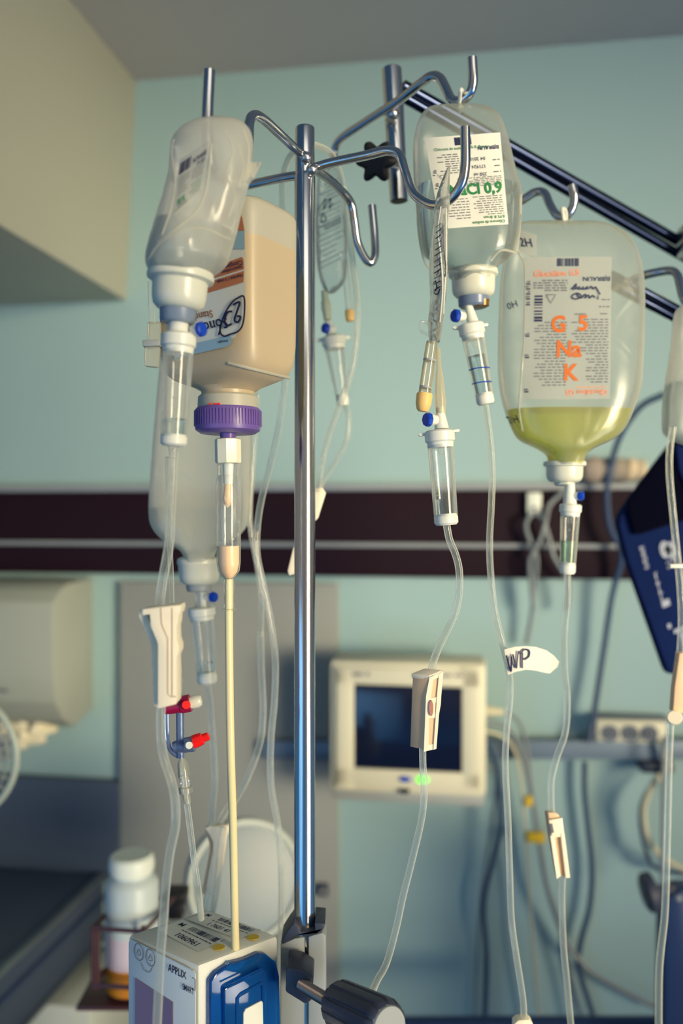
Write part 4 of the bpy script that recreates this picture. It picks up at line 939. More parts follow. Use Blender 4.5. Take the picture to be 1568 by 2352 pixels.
# ================================================================== infusion sets
def spike(t, top, bot, z, w0, w1, knob=None, kdir=1, mat=None):
    mb = MB(); mb.lathe(P(*top, z), P(*bot, z), [(0, R(w0, z)), (.15, R(w0 * 1.05, z)), (.9, R(w1, z)), (1, R(w1 * 1.05, z))], 24); s_ = build('spike', mb, mat or M['white'], t)
    if knob:
        kx, ky, kr = knob; c = P(kx, ky, z - .004); d = Vector((kdir, -.55, 0)).normalized()
        mb = MB(); mb.lathe(c - d * R(16, z), c + d * R(2, z), [(0, R(kr * .75, z)), (1, R(kr * .95, z))], 18); build('vent_port', mb, M['white'], t)
        mb = MB(); mb.lathe(c, c + d * R(14, z), [(0, R(kr * .9, z)), (.2, R(kr * 1.1, z)), (.8, R(kr * 1.08, z)), (1, R(kr * .9, z))], 8); build('vent_cap', mb, M['blueknob'], t)
def chamber(t, top, bot, z, r0, r1, level=None, liq=None, wings=False, collar=1.15, ringh=26, seed=1, endmat=None, drip=True):
    a, b = P(*top, z), P(*bot, z); d = (b - a).normalized(); L = (b - a).length; q0, q1 = R(r0, z), R(r1, z)
    mb = MB(); mb.lathe(a, b, [(0, q0), (.5, (q0 + q1) / 2), (1, q1), (1, q1 * .86), (.5, (q0 + q1) / 2 * .88), (0.0, q0 * .88)], 40); build('drip_chamber', mb, M['clear'], t)
    mb = MB(); mb.lathe(a - d * R(ringh, z), a + d * R(6, z), [(0, q0 * .98), (.1, q0 * collar), (.62, q0 * collar), (.7, q0 * 1.02), (1, q0 * .98)], 40); cl = build('collar', mb, M['white'], t)
    if wings:
        mb = MB()
        for s_ in (-1, 1):
            s = Vector((s_, .12 * s_, -.12 * -s_)); c = a - d * R(ringh - 5, z)
            mb.prism([c + s * q0 * .6 + UP * R(3, z), c + s * q0 * 1.5 + UP * R(3, z), c + s * q0 * 1.62, c + s * q0 * 1.5 - UP * R(4, z), c + s * q0 * .6 - UP * R(4, z)], (0, .004, 0), .0004)
        build('finger_wings', mb, M['white'], t)
    mb = MB(); mb.lathe(b - d * R(12, z), b + d * R(14, z), [(0, q1 * .9), (.25, q1 * 1.02), (.8, q1 * 1.02), (1, q1 * .85)], 36); build('end_cap', mb, endmat or M['white'], t)
    if level is not None:
        mb = MB(); c = a.lerp(b, level); ql = q0 + (q1 - q0) * level
        mb.lathe(c, b - d * R(10, z), [(0, ql * .85), (1, q1 * .84)], 36); build('liquid', mb, liq or M['water'], t)
    if drip:
        mb = MB(); mb.lathe(a - d * .001, a + d * R(22, z), [(0, q0 * .34), (.8, q0 * .22), (1, q0 * .16)], 16); build('drip_nozzle', mb, M['clear'], t)
        rr = random.Random(seed); mb = MB()
        for k in range(14):
            an = rr.uniform(-2.6, -.5); q = rr.uniform(.06, (level or .9) * .95); ql = (q0 + (q1 - q0) * q) * .86
            mb.ball(a.lerp(b, q) + Vector((cos(an) * ql, sin(an) * ql, 0)), R(rr.uniform(.9, 2.0), z), 8)
        build('droplets', mb, M['droplet'], t)
def tubing(t, pts, z, r, mat=None, name='tubing', n=8):
    pp = [P(p[0], p[1], p[2] if len(p) > 2 else z) for p in pts]
    mb = MB(); mb.sweep(catmull(pp, n), r, 12); build(name, mb, mat or M['tube'], t)
    if mat is None:
        mb = MB(); mb.sweep(catmull(pp, n), r * .5, 8); build('tube_bore', mb, BORE, t)
BORE = mat_film('tube_bore_water', S(150, 176, 176), .16, .3, .1, .2, transl=.6)

# set A: soft bottle
t = thing('infusion_set', 'infusion line with big cream roller clamp under the crumpled left bottle', 'infusion set', P(380, 1640, .56))
z = .56
spike(t, (410, 722), (411, 775), z, 21, 26, (456, 757, 16), 1)
chamber(t, (409, 806), (399, 1010), z, 35, 30, .765, M['water'], ringh=40, seed=3)
mb = MB(); mb.lathe(P(399, 1018, z), P(398, 1052, z), [(0, R(18, z)), (.4, R(11, z)), (1, R(9, z))], 20); build('tube_socket', mb, M['clear'], t)
tubing(t, [(398, 1030), (396, 1100), (392, 1180), (388, 1250), (374, 1330), (365, 1392), (362, 1420)], z, R(11, z))
tubing(t, [(370, 1600), (369, 1680), (376, 1740), (395, 1800), (403, 1850), (402, 1900), (390, 1960), (380, 2040), (376, 2100), (368, 2200), (360, 2360)], z, R(10.5, z))
cl = build('roller_clamp', MB().prism([P(x, y, z - .012) for x, y in ((326, 1399), (413, 1389), (415, 1398), (412, 1411), (408, 1412), (407, 1430), (404, 1442), (405, 1470), (410, 1485), (410, 1498), (404, 1512), (405, 1600), (404, 1618), (362, 1628), (362, 1478), (345, 1438), (344, 1411), (327, 1414))], (0, .018, 0), .0006), M['clampcream'], t)
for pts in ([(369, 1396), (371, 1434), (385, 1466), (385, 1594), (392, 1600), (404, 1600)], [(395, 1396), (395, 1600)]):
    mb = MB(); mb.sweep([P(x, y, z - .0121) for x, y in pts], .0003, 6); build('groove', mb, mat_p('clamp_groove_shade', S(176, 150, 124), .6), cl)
mb = MB(); mb.prism([P(x, y, z - .004) for x, y in ((318, 1402), (336, 1398), (338, 1415), (348, 1440), (366, 1480), (364, 1626), (354, 1622), (346, 1478), (330, 1440), (318, 1415))], (0, .008, 0), .0005); build('clamp_back', mb, M['clampcream'], cl)
mb = MB(); mb.lathe(P(398, 1490, z - .009), P(398, 1490, z + .003), [(0, R(12, z)), (1, R(12, z))], 24); build('roller_wheel', mb, M['clampcream'], cl)

# clear connector hanging behind the left bottle
t = thing('tube_connector', 'clear block connector behind the drip chamber of the crumpled bottle', 'connector', P(348, 842, .64)); z = .64
mb = MB(); mb.prism([P(x, y, z) for x, y in ((338, 738), (368, 738), (367, 782), (336, 782))], (0, .008, 0), .0012); build('upper_block', mb, mat_film('clear_block', S(232, 232, 208), .5, .9, .08, 1), t)
mb = MB(); mb.prism([P(x, y, z - .001) for x, y in ((326, 780), (368, 780), (366, 794), (327, 796))], (0, .010, 0), .001); build('clip_ring', mb, M['lgrey'], t)
mb = MB(); mb.prism([P(x, y, z) for x, y in ((332, 795), (366, 795), (362, 843), (330, 840))], (0, .008, 0), .0012); build('lower_block', mb, mat_film('clear_block_low', S(232, 232, 208), .5, .9, .08, 1), t)
mb = MB(); mb.sweep(catmull([P(346, 640, z), P(347, 690, z), P(350, 742, z)], 6), R(7, z), 10); build('tubing', mb, M['tube'], t)

# feeding set
t = thing('feeding_set', 'feeding line with cream liquid in its chamber under the purple cap', 'infusion set', P(525, 1400, .6515)); z = .6515
mb = MB(); mb.lathe(P(523, 1008, z), P(524, 1064, z), [(0, R(28, z)), (.03, R(30, z)), (.95, R(30, z)), (1, R(28, z))], 8); build('screw_connector', mb, mat_p('ivory_connector', S(240, 234, 206), .3, sss=.2), t)
mb = MB(); mb.lathe(P(524, 1064, z), P(524, 1112, z), [(0, R(13, z)), (1, R(11, z))], 20); build('nozzle', mb, M['white'], t)
a, b = P(524, 1066, z), P(525, 1330, z)
mb = MB(); mb.lathe(a, b, [(0, R(26, z)), (.12, R(26, z)), (.13, R(28, z)), (.2, R(29, z)), (.85, R(27.5, z)), (.93, R(25, z)), (.98, R(15, z)), (1, R(9, z)), (.97, R(12, z)), (.9, R(22, z)), (.6, R(25, z)), (.1, R(24, z))], 36); build('drip_chamber', mb, M['clear'], t)
mb = MB(); mb.lathe(P(524, 1254, z), P(525, 1328, z), [(0, R(25, z)), (.55, R(24.5, z)), (.8, R(20, z)), (1, R(9, z))], 32); build('liquid', mb, M['formula'], t)
mb = MB(); mb.lathe(P(524, 1100, z), P(522, 1166, z), [(0, R(8, z)), (.35, R(9, z)), (.7, R(12, z)), (.9, R(7, z)), (1, R(1, z))], 20); build('drop', mb, M['formula'], t)
mb = MB(); rr = random.Random(4)
for k in range(46):
    an = rr.uniform(-3, -.15); y = rr.uniform(1130, 1250); c = P(524, y, z); mb.ball(c + Vector((cos(an) * R(26, z), sin(an) * R(26, z), 0)), R(rr.uniform(.8, 2.6), z), 8)
build('droplets', mb, M['droplet'], t)
mb = MB(); mb.lathe(P(525, 1325, z), P(525, 1402, z), [(0, R(10, z)), (.1, R(12, z)), (.3, R(13, z)), (.6, R(11, z)), (.95, R(12.5, z)), (.96, R(17, z)), (1, R(17, z))], 24); build('tube_socket', mb, M['clear'], t)
tubing(t, [(525, 1330, z), (526, 1500, z), (529, 1700, .65), (535, 1900, .66), (538, 2060, .67), (541, 2190, .680)], z, R(9.5, z), M['tube_formula'])

# set C: chlorure
t = thing('infusion_set', 'infusion line with tilted chamber below the chlorure bag', 'infusion set', P(1115, 940, .745)); z = .745
spike(t, (1072, 690), (1086, 742), z, 8, 13, (1052, 726, 14), -1)
chamber(t, (1086, 775), (1113, 915), z, 26, 20, .30, M['water_deep'], wings=True, ringh=32, seed=8)
mb = MB()
for (y, w_) in ((848, 1), (880, 1)):
    q = (y - 775) / 140; c = P(1086 + 27 * q, y, z); rr_ = R(26 - 6 * q, z) * 1.03
    mb.sweep([c + Vector((cos(-pi * k / 12) * rr_, sin(-pi * k / 12) * rr_, .001 * cos(-pi * k / 12))) for k in range(13)], .0005, 6)
build('printed_mark', mb, M['blueknob'], t)
tubing(t, [(1112, 920), (1118, 960), (1126, 1020), (1130, 1090), (1128, 1160), (1124, 1240), (1126, 1310), (1135, 1400), (1152, 1470), (1168, 1540), (1171, 1600), (1163, 1680), (1160, 1760), (1166, 1880), (1170, 2000), (1174, 2110), (1186, 2200), (1200, 2290), (1203, 2342)], z, R(7.5, z))
mb = MB(); mb.prism([P(x, y, z - .004) for x, y in ((1180, 2352), (1190, 2344), (1215, 2342), (1224, 2352), (1224, 2400), (1180, 2400))], (0, .01, 0), .001); build('roller_clamp', mb, M['clampcream'], t)
# paper flag
t = thing('tape_flag', 'white tape flag lettered VVP folded round the tube of the chlorure set', 'tape', P(1165, 1550, .74))
zt_ = .738
def flag(px, py): 
    q = (px - 1158) / 127; return P(px, py, zt_ - .004 * sin(q * 6) + .012 * q)
top_l = [(1158, 1492), (1180, 1486), (1205, 1484), (1230, 1486), (1255, 1494), (1272, 1506), (1284, 1520)]
bot_l = [(1166, 1550), (1185, 1543), (1208, 1538), (1228, 1540), (1245, 1544), (1262, 1547), (1280, 1532)]
mb = MB(); vs = [flag(*p) for p in top_l] + [flag(*p) for p in bot_l]; n = len(top_l)
mb.add(vs + [v + Vector((0, .0006, 0)) for v in vs], [(i, i + 1, n + i + 1, n + i) for i in range(n - 1)] + [(2 * n + i, 2 * n + n + i, 2 * n + n + i + 1, 2 * n + i + 1) for i in range(n - 1)])
fl = build('paper', mb, mat_p('tape_paper', S(226, 220, 204), .7), t, recalc=False)
sh = Sheet((1160, 1492), (1215, 1484), (1220, 1538), (1168, 1548), lambda x, y, e: flag(x, y) - Vector((0, e, 0)))
sh.stroke('ink_navy', [(.0, .22), (.04, .60), (.10, .90), (.15, .6), (.20, .30)], 4); sh.stroke('ink_navy', [(.27, .22), (.34, .80), (.42, .5), (.52, .12)], 3.6); sh.stroke('ink_navy', [(.68, .22), (.63, .55), (.60, .86)], 4); sh.stroke('ink_navy', [(.60, .26), (.76, .10), (.96, .18), (.94, .40), (.78, .50), (.66, .48)], 4)
sh.finish(fl)

# set E: twisted pouch
t = thing('infusion_set', 'infusion line with clear chamber below the peach-capped twisted pouch', 'infusion set', P(1020, 1215, .655)); z = .655
spike(t, (1010, 935), (1014, 985), z, 9, 16, (988, 964, 15), -1)
chamber(t, (1011, 1022), (1024, 1192), z, 30, 27, .73, M['water'], wings=True, ringh=34, seed=12)
tubing(t, [(1025, 1205), (1032, 1240), (1046, 1275), (1054, 1310), (1054, 1360), (1044, 1410), (1020, 1460), (1000, 1505), (988, 1545)], z, R(8.5, z))
tubing(t, [(970, 1700, z), (971, 1760, z), (974, 1810, z), (968, 1880, z), (945, 1980, z), (925, 2060, z), (910, 2130, z), (888, 2210, z), (866, 2252, z), (850, 2290, .66)], z, R(8, z))
mb = MB(); z1 = z - .008
q_ = 0
for poly_ in (((986, 1556), (996, 1552), (989, 1604), (985, 1652), (984, 1724), (973, 1727), (978, 1600)), ((1008, 1548), (1018, 1541), (1013, 1600), (1012, 1618), (1008, 1640), (1002, 1720), (995, 1722), (1000, 1650), (1003, 1600)), ((985, 1556), (1018, 1541), (1017, 1551), (985, 1566)), ((981, 1605), (1010, 1600), (1010, 1614), (1000, 1614), (999, 1636), (1008, 1640), (1006, 1648), (980, 1650)), ((977, 1712), (1002, 1708), (1002, 1720), (975, 1726))):
    q_ = q_ + 1; mb.prism([P(x, y, z1 + .00025 * q_) for x, y in poly_], (0, .0028 + .0001 * q_, 0))
cl = build('roller_clamp', mb, M['clampcream'], t)
mb = MB(); mb.prism([P(x, y, z1 + .0018) for x, y in ((980, 1556), (1016, 1546), (1010, 1620), (1002, 1716), (974, 1722), (978, 1600))], (-.010, .008, 0), .0005); build('clamp_back', mb, M['peach'], cl)
mb = MB(); mb.prism([P(x, y, z1 + .001) for x, y in ((984, 1552), (1016, 1539), (1019, 1546), (986, 1562))], (-.0125, .008, 0), .0003); build('clamp_flange', mb, M['clampcream'], cl)
mb = MB(); mb.lathe(P(992, 1627, z1 + .004), P(984, 1629, z1 + .010), [(0, R(15, z)), (1, R(15, z))], 28, sq=1); build('roller_wheel', mb, M['clampcream'], cl)

mb = MB(); mb.prism([P(990 + 5 * cos(k * pi / 6), 1627 + 18 * sin(k * pi / 6), z1 - .0012) for k in range(12)], (0, .002, 0)); build('wheel_slot', mb, mat_p('rosy_slot_plastic', S(186, 122, 104), .5), cl)

# set G: Glucidion
t = thing('infusion_set', 'infusion line with pale green liquid in its chamber under the large orange-print bag', 'infusion set', P(1300, 1320, .79)); z = .79
spike(t, (1308, 1112), (1308, 1165), z, 11, 16, (1326, 1139, 10), 1)
chamber(t, (1309, 1180), (1303, 1304), z, 22, 18, .50, mat_film('pale_green_water', S(160, 190, 150), .35, .5, .05, 1, tint=(.75, .9, .8, 1)), ringh=22, seed=15)
tubing(t, [(1303, 1318), (1302, 1380), (1295, 1460), (1296, 1540), (1302, 1600), (1298, 1680), (1278, 1740), (1266, 1790), (1265, 1840), (1267, 1870)], z, R(7.5, z))
tubing(t, [(1291, 2015), (1290, 2080), (1294, 2180), (1302, 2260), (1312, 2370)], z, R(7.5, z))
mb = MB(); z1 = z - .006
q_ = 0
for poly_ in (((1260, 1884), (1291, 1879), (1296, 1920), (1268, 1926)), ((1263, 1920), (1272, 1920), (1287, 2012), (1278, 2020)), ((1287, 1915), (1296, 1915), (1309, 2016), (1299, 2018))):
    q_ = q_ + 1; mb.prism([P(x, y, z1 - .00025 * q_) for x, y in poly_], (0, .003, 0), .0003)
cl = build('roller_clamp', mb, M['clampcream'], t)
mb = MB(); mb.prism([P(x, y, z1 + .003) for x, y in ((1258, 1866), (1280, 1868), (1292, 1884), (1306, 2010), (1282, 2014), (1262, 1900))], (-.002, .006, 0), .0006); build('clamp_back', mb, M['peach'], cl)
mb = MB(); mb.prism([P(x, y, z1 - .001) for x, y in ((1262, 1893), (1268, 1892), (1272, 1912), (1266, 1914))], (0, .002, 0)); build('roller_wheel', mb, M['mgrey'], cl)

# set F: lower left bag
t = thing('infusion_set', 'infusion line with upright chamber below the low murky bag on the left', 'infusion set', P(475, 1575, .84)); z = .84
spike(t, (466, 1352), (466, 1400), z, 20, 18, (484, 1371, 11), 1, M['clear'])
mb = MB(); mb.sweep([P(464, 1350, z), P(466, 1400, z)], R(8, z), 12); build('spike_core', mb, M['white'], t)
chamber(t, (464, 1418), (475, 1556), z, 27, 22, .76, M['water'], ringh=24, seed=21)
tubing(t, [(476, 1566), (482, 1620), (490, 1720), (493, 1790), (488, 1850), (486, 1895)], z, R(7.5, z))
tubing(t, [(505, 1890, .83), (520, 1860, .835), (545, 1830, .84), (575, 1770, .84), (598, 1700, .84), (604, 1630, .84), (600, 1540, .84), (598, 1450, .84)], z, R(7.5, z))
tubing(t, [(482, 2040, z), (470, 2090, z), (460, 2140, z)], z, R(7.5, z)); tubing(t, [(512, 1900, .83), (505, 1960, .828), (498, 2030, .828), (490, 2080, .83), (480, 2140, .84)], z, R(7.5, z))
cl = build('roller_clamp', MB().prism([P(x, y, z - .004) for x, y in ((470, 1903), (478, 1899), (523, 1896), (527, 1903), (520, 1925), (511, 1990), (494, 2030), (492, 2056), (474, 2054), (478, 2020), (490, 1960), (489, 1935), (478, 1912))], (0, .008, 0), .0006), M['clampcream'], t)
mb = MB(); mb.prism([P(x, y, z) for x, y in ((470, 1903), (482, 1915), (488, 1940), (486, 1965), (474, 2030), (470, 2056), (463, 2050), (480, 1960), (480, 1935))], (0, .006, 0), .0004); build('clamp_side', mb, M['peach'], cl)

# set D: behind the pole
t = thing('infusion_set', 'faint empty chamber with blue vent cap immediately right of the pole', 'infusion set', P(790, 930, .91)); z = .91
spike(t, (752, 738), (760, 768), z, 8, 11, (754, 755, 11), -1)
chamber(t, (768, 796), (786, 918), z, 24, 14, None, wings=True, ringh=24, seed=30, drip=False)
tubing(t, [(792, 926), (800, 960), (796, 1010), (770, 1060), (738, 1110), (732, 1150)], z, R(6.5, z))
# tubing loop over the pole
t = thing('tubing', 'clear tube looping over the top of the pole and down its right side', 'tube', P(735, 1130, .8)); z = .80
tubing(t, [(652, 520, .80), (648, 430, .78), (660, 370, .76), (690, 336, .745), (725, 334, .76), (765, 360, .78), (788, 430, .80), (800, 520, .80), (812, 620, .80), (820, 700, .80), (818, 780, .80), (805, 860, .80), (780, 930, .80), (755, 1000, .80), (738, 1070, .80), (730, 1130, .80)], z, R(7, z))
mb = MB(); mb.prism([P(x, y, .80) for x, y in ((722, 1122), (740, 1120), (748, 1132), (730, 1190), (720, 1200))], (0, .01, 0), .0008); build('slide_clamp', mb, M['clampcream'], t)
t = thing('slide_clamp', 'small white clamp half hidden behind the left side of the pole', 'clamp', P(670, 1320, .80))
mb = MB(); mb.prism([P(x, y, .80) for x, y in ((672, 1262), (682, 1240), (684, 1316), (664, 1322), (660, 1312))], (0, .01, 0), .0008); build('body', mb, M['clampcream'], t)
# two long tubes left of the pole
t = thing('tubing', 'clear tube curving down from behind the bottle to left of the pole', 'tube', P(645, 2140, .80))
tubing(t, [(655, 870, .76), (640, 980, .77), (620, 1070, .78), (602, 1140, .79), (592, 1200, .80), (590, 1270, .80), (606, 1350, .80), (622, 1430, .80), (632, 1520, .80), (630, 1610, .80), (622, 1700, .80), (622, 1800, .80), (638, 1900, .80), (646, 2000, .80), (646, 2150, .80), (648, 2360, .80)], z, R(7.5, z))
t = thing('tubing', 'clear tube crossing behind the one that curves beside the pole', 'tube', P(598, 1460, .83))
tubing(t, [(590, 900, .83), (586, 990, .83), (580, 1080, .83), (574, 1160, .83), (576, 1220, .83), (592, 1310, .83), (600, 1380, .83), (598, 1460, .84)], z, R(6.5, z))

# stopcock manifold
t = thing('stopcock_manifold', 'clear two-tap stopcock with crimson and red caps below the cream clamp', 'stopcock', P(415, 1840, .66)); z = .66
CB = mat_film('clear_blue_plastic', S(150, 170, 210), .35, .85, .05, 1, tint=S(200, 215, 245))
mb = MB(); mb.sweep(catmull([P(383, 1635, z), P(384, 1680, z), P(388, 1715, z), (P(400, 1732, z)), P(418, 1738, z)], 6), R(5, z), 10); build('side_channel', mb, CB, t)
mb = MB(); mb.sweep([P(413, 1600, z), P(414, 1740, z)], R(9, z), 16); build('body_tube', mb, CB, t)
mb = MB(); mb.sweep([P(415, 1600, z), P(417, 1745, z)], R(3.5, z), 8); build('bore', mb, M['white'], t)
mb = MB(); mb.lathe(P(378, 1628, z), P(438, 1614, z), [(0, R(13, z)), (.6, R(18, z)), (.62, R(20, z)), (.98, R(20, z)), (1, R(16, z))], 28); tp = build('tap', mb, M['darkred'], t, 'crimson tap')
mb = MB(); mb.lathe(P(427, 1619, z - .010), P(427, 1619, z - .005), [(0, R(9, z)), (1, R(11, z))], 20); build('tap_stop', mb, M['red'], tp)
mb = MB(); mb.lathe(P(436, 1614, z), P(463, 1608, z), [(0, R(14, z)), (.7, R(15, z)), (.95, R(11, z)), (1, R(6, z))], 24); build('port_cap', mb, M['milky'], t, 'milky white port cap')
mb = MB(); mb.lathe(P(398, 1716, z), P(446, 1708, z), [(0, R(12, z)), (.5, R(17, z)), (.98, R(18, z)), (1, R(14, z))], 28); tp = build('tap', mb, CB, t, 'clear blue tap')
mb = MB(); mb.lathe(P(434, 1712, z - .011), P(434, 1712, z - .004), [(0, R(8, z)), (1, R(9, z))], 20); build('tap_stop', mb, M['white'], tp)
mb = MB(); mb.lathe(P(440, 1706, z), P(480, 1690, z), [(0, R(14, z)), (.3, R(15, z)), (.62, R(13, z)), (.66, R(9, z)), (.95, R(9, z)), (1, R(6, z))], 20, flute=lambda k, n: 1 + .06 * cos(8 * 2 * pi * k / n)); build('port_cap', mb, M['red'], t, 'bright red port cap')
mb = MB(); mb.lathe(P(411, 1540, z), P(413, 1604, z), [(0, R(4, z)), (.25, R(5, z)), (.3, R(8, z)), (.42, R(8, z)), (.44, R(5, z)), (.95, R(7, z)), (1, R(9, z))], 18); build('upper_luer', mb, M['clear'], t)
mb = MB(); mb.lathe(P(418, 1742, z), P(430, 1845, z), [(0, R(6, z)), (.1, R(12, z)), (.4, R(14, z)), (.42, R(11, z)), (.62, R(11, z)), (.64, R(16, z)), (.76, R(16, z)), (.78, R(9, z)), (1, R(8, z))], 20); build('luer_lock', mb, mat_film('clear_luer', S(230, 230, 210), .4, .9, .08, 1), t)
tubing(t, [(385, 1050, .70), (388, 1200, .69), (393, 1330, .68), (395, 1400, .67), (404, 1480, .665), (411, 1545, z)], z, R(6.5, z))
tubing(t, [(428, 1838), (436, 1900), (446, 1980), (456, 2050), (462, 2110, .68)], z, R(7.5, z))

# right-edge line
t = thing('infusion_set', 'infusion line with cream clamp hanging along the right edge', 'infusion set', P(1540, 1650, .80)); z = .80
tubing(t, [(1545, 980), (1538, 1030), (1537, 1090), (1546, 1190), (1554, 1270), (1561, 1340), (1565, 1420), (1562, 1490), (1558, 1520)], z, R(8, z))
tubing(t, [(1540, 1650), (1536, 1740), (1533, 1860), (1530, 1980), (1526, 2100), (1514, 2220), (1512, 2370)], z, R(8, z))
mb = MB(); mb.prism([P(x, y, z - .004) for x, y in ((1560, 1500), (1585, 1500), (1582, 1640), (1545, 1635), (1549, 1580))], (0, .010, 0), .0008); cl = build('roller_clamp', mb, M['peach'], t)
mb = MB(); mb.lathe(P(1549, 1648, z - .008), P(1549, 1648, z + .002), [(0, R(15, z)), (.5, R(17, z)), (1, R(15, z))], 24); build('roller_wheel', mb, M['clampcream'], cl)
mb = MB(); mb.box(P(1560, 1300, z - .002), (R(24, z), 0, 0), (0, .003, 0), (0, 0, R(5, z)), .001); build('tube_clip', mb, M['white'], t)

# ================================================================== pump
HB = CZ - .34
def TP(px, py): r_ = RAY(px, py); return CAM + r_ * (.34 / -r_.z)
cF, cL, cR, cB = TP(455, 2217), TP(293, 2146), TP(640, 2148), TP(459, 2082)
t = thing('feeding_pump', 'pale box-shaped feeding pump with a blue door clamped to the pole', 'pump', (cF + cB) / 2 - UP * .2)
e1 = (cL - cF); e2 = (cR - cF)
mb = MB(); mb.prism([cF, cL, cL + e2, cF + e2], (0, 0, -.2), .0035); build('housing', mb, M['pumpwhite'], t)
nL = Vector((e1.y, -e1.x, 0)).normalized()
if nL.y > 0: nL = -nL
nRt = Vector((e2.y, -e2.x, 0)).normalized()
if nRt.y > 0: nRt = -nRt
def LF(px, py, e): return onplane(px, py, cF + nL * (.0012 + e), nL)
def RF(px, py, e): return onplane(px, py, cF + nRt * e, nRt)
def TF(px, py, e): r_ = RAY(px, py); return CAM + r_ * ((.34 - .0004 - e) / -r_.z)
# side plate; cooler tone of the side away from the window painted in
mb = MB(); pts = [LF(x, y, 0) for x, y in ((297, 2163), (300, 2156), (445, 2228), (450, 2236), (450, 2420), (297, 2420))]; mb.prism(pts, nL * .0008, .0002)
sp_ = build('side_plate', mb, M['pumpshaded'], t)
mb = MB(); mb.prism([LF(x, y, .0011) for x, y in ((311, 2246), (398, 2302), (398, 2420), (311, 2420))], nL * .0006); build('display_window', mb, M['lilac'], t)
sh = Sheet((300, 2160), (450, 2232), (450, 2382), (300, 2310), lambda x, y, e: LF(x, y, .001 + e))
sh.text('ink_navy', 'APPLIX', .57, .19, .115, 0, sx=.60, eps=.0006); sh.text('ink_navy', 'SMART', .79, .37, .095, 0, sx=.46, eps=.0006)
sh.stroke('ink_navy', [(.94, .12), (.985, .12), (.985, .30), (.94, .30)], 2, .0008, 1)
for (cx_, cy2) in ((.12, .12), (.30, .12)):
    sh.stroke('ink_grey', [(cx_ + .07 * cos(k / 16 * 2 * pi), cy2 + .125 * sin(k / 16 * 2 * pi)) for k in range(17)], 1.8, .0008, 2)
    sh.stroke('ink_grey', [(cx_ - .03, cy2 + .04), (cx_, cy2 - .05), (cx_ + .03, cy2 + .03), (cx_ - .02, cy2 + .05)], 1.5, .0008, 2)
sh.stroke('ink_grey', [(.15, .26), (.2, .35), (.28, .35), (.33, .25)], 1.5, .0008)
for k, m_ in list(sh.ink.items()): build('printed_text', m_, M[k], sp_, recalc=False)
# stickers on top
for (q, nm, num) in ((((418, 2112), (518, 2156), (457, 2187), (360, 2135)), 'front', '1060961'), (((474, 2092), (600, 2136), (548, 2158), (430, 2112)), 'rear', '1 7601 41')):
    sh = Sheet(*q, lambda x, y, e: TF(x, y, e))
    sh.patch('labelwhite', 0, 0, 1, 1, .0003, 2)
    sh.bars('ink_navy', .32, .10, .95, .34, 18, 4 if num[1] == '0' else 9, eps=.0005); sh.text('ink_navy', 'M', .08, .34, .22, 0, sx=.8, eps=.0005)
    sh.lines('ink_grey', .05, .95, .46, .46, 1, .05, 3, eps=.0005)
    sh.text('ink_navy', num, .30, .86, .24, 0, sx=.75, eps=.0005)
    lb = build('sticker', sh.ink.pop('labelwhite'), M['labelwhite'], t, nm + ' white barcode sticker', recalc=False)
    for k, m_ in sh.ink.items(): build('printed_text' if k != 'ink_grey' else 'fine_print', m_, M[k], lb, recalc=False)
for (x, y) in ((502, 2176), (581, 2153)):
    mb = MB(); c_ = TF(x, y, .0003); mb.lathe(c_, c_ + UP * .0004, [(0, .0048), (1, .0048)], 28); build('yellow_dot', mb, M['yellow'], t)
# blue door
op = [(474, 2420), (474, 2248), (487, 2230), (511, 2214), (520, 2207), (556, 2198), (586, 2184), (601, 2184), (624, 2202), (632, 2235), (637, 2420)]
inn = [(480, 2420), (480, 2262), (500, 2244), (515, 2226), (545, 2226), (566, 2214), (590, 2200), (605, 2208), (616, 2228), (622, 2420)]
mb = MB(); mb.prism([RF(x, y, .0006) for x, y in op], nRt * .006, .0012)
door = build('door', mb, M['bluedoor'], t)
mb = MB(); mb.prism([RF(x, y, .0075) for x, y in ((512, 2420), (508, 2270), (516, 2262), (598, 2222), (608, 2226), (612, 2420))], nRt * .004, .0012); build('raised_panel', mb, M['bluedoor'], door)
mb = MB(); mb.sweep([RF(x, y, .012) for x, y in ((514, 2266), (602, 2224))], .0008, 8); build('highlight_rib', mb, M['bluedoor'], door)
mb = MB(); mb.sweep([RF(x, y, .012) for x, y in ((543, 2420), (545, 2292), (552, 2284), (600, 2258), (603, 2262), (606, 2420))], .0014, 8); build('inner_frame', mb, M['bluedoor'], door)
mb = MB(); mb.prism([RF(x, y, .0115) for x, y in ((556, 2420), (557, 2326), (562, 2316), (598, 2297), (603, 2302), (606, 2420))], nRt * .0015, .0004); build('latch_plate', mb, M['labelwhite'], door, 'cream plate in the blue door')
mb = MB(); mb.sweep([RF(x, y, .003) for x, y in ((520, 2212), (528, 2224), (545, 2222), (560, 2205))], .002, 10); build('tube_guide', mb, mat_p('pale_guide', S(120, 160, 190), .2), t)
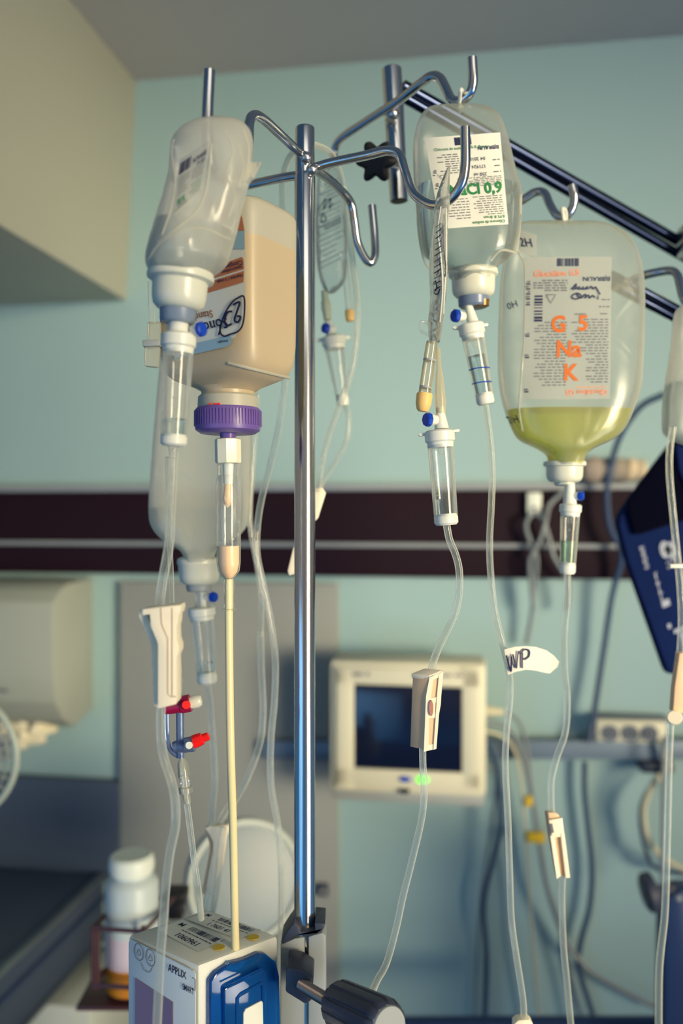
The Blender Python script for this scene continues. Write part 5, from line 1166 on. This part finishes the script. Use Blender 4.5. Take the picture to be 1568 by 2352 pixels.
# pole clamp
t = thing('pole_clamp', 'grey clamp with a threaded rod and large ribbed knob holding the pump to the pole', 'clamp', P(700, 2360, .72)); z = .70
mb = MB(); mb.prism([P(x, y, .705) for x, y in ((644, 2166), (660, 2140), (676, 2118), (690, 2140), (724, 2140), (722, 2120), (748, 2122), (742, 2136), (726, 2146), (676, 2152), (652, 2170))], (0, .03, 0), .0012); build('top_jaw', mb, M['dgrey'], t)
mb = MB(); mb.prism([P(x, y, .71) for x, y in ((644, 2170), (676, 2156), (700, 2152), (700, 2420), (644, 2420))], (0, .03, 0), .001); mb.prism([P(x, y, .706) for x, y in ((708, 2152), (740, 2142), (748, 2150), (748, 2420), (708, 2420))], (0, .03, 0), .001); build('body', mb, M['lgrey'], t)
mb = MB(); mb.prism([P(x, y, .712) for x, y in ((699, 2154), (709, 2154), (709, 2420), (699, 2420))], (0, .03, 0)); build('gap_strip', mb, M['black'], t)
mb = MB(); mb.prism([P(x, y, .675) for x, y in ((658, 2222), (692, 2228), (720, 2245), (716, 2300), (700, 2308), (655, 2280))], (0, .03, 0), .002); build('boss', mb, M['dgrey'], t)
a, b = P(692, 2262, .676), P(785, 2318, .64); d = (b - a).normalized(); Lr = (b - a).length
prof = []
for k in range(26): prof += [(k / 26, R(15, .66)), ((k + .5) / 26, R(12.5, .66))]
mb = MB(); mb.lathe(a, b, prof + [(1, R(13, .66))], 20); build('threaded_rod', mb, mat_p('brassy_steel', S(170, 150, 138), .3, .9), t)
a, b = P(768, 2300, .646), P(892, 2360, .592)
mb = MB(); mb.lathe(a, b, [(0, R(30, .64)), (.03, R(42, .64)), (.12, R(52, .64)), (.9, R(57, .62)), (.97, R(54, .6)), (1, R(46, .6))], 96, flute=lambda k, n: .93 if (k % 8) < 2 else 1.0); kn = build('knob', mb, M['dgrey'], t)
mb = MB(); e_ = b + (b - a).normalized() * .0015; mb.lathe(b - (b - a).normalized() * .001, e_, [(0, R(47, .6)), (1, R(44, .6))], 40); build('knob_cap', mb, M['lgrey'], kn)
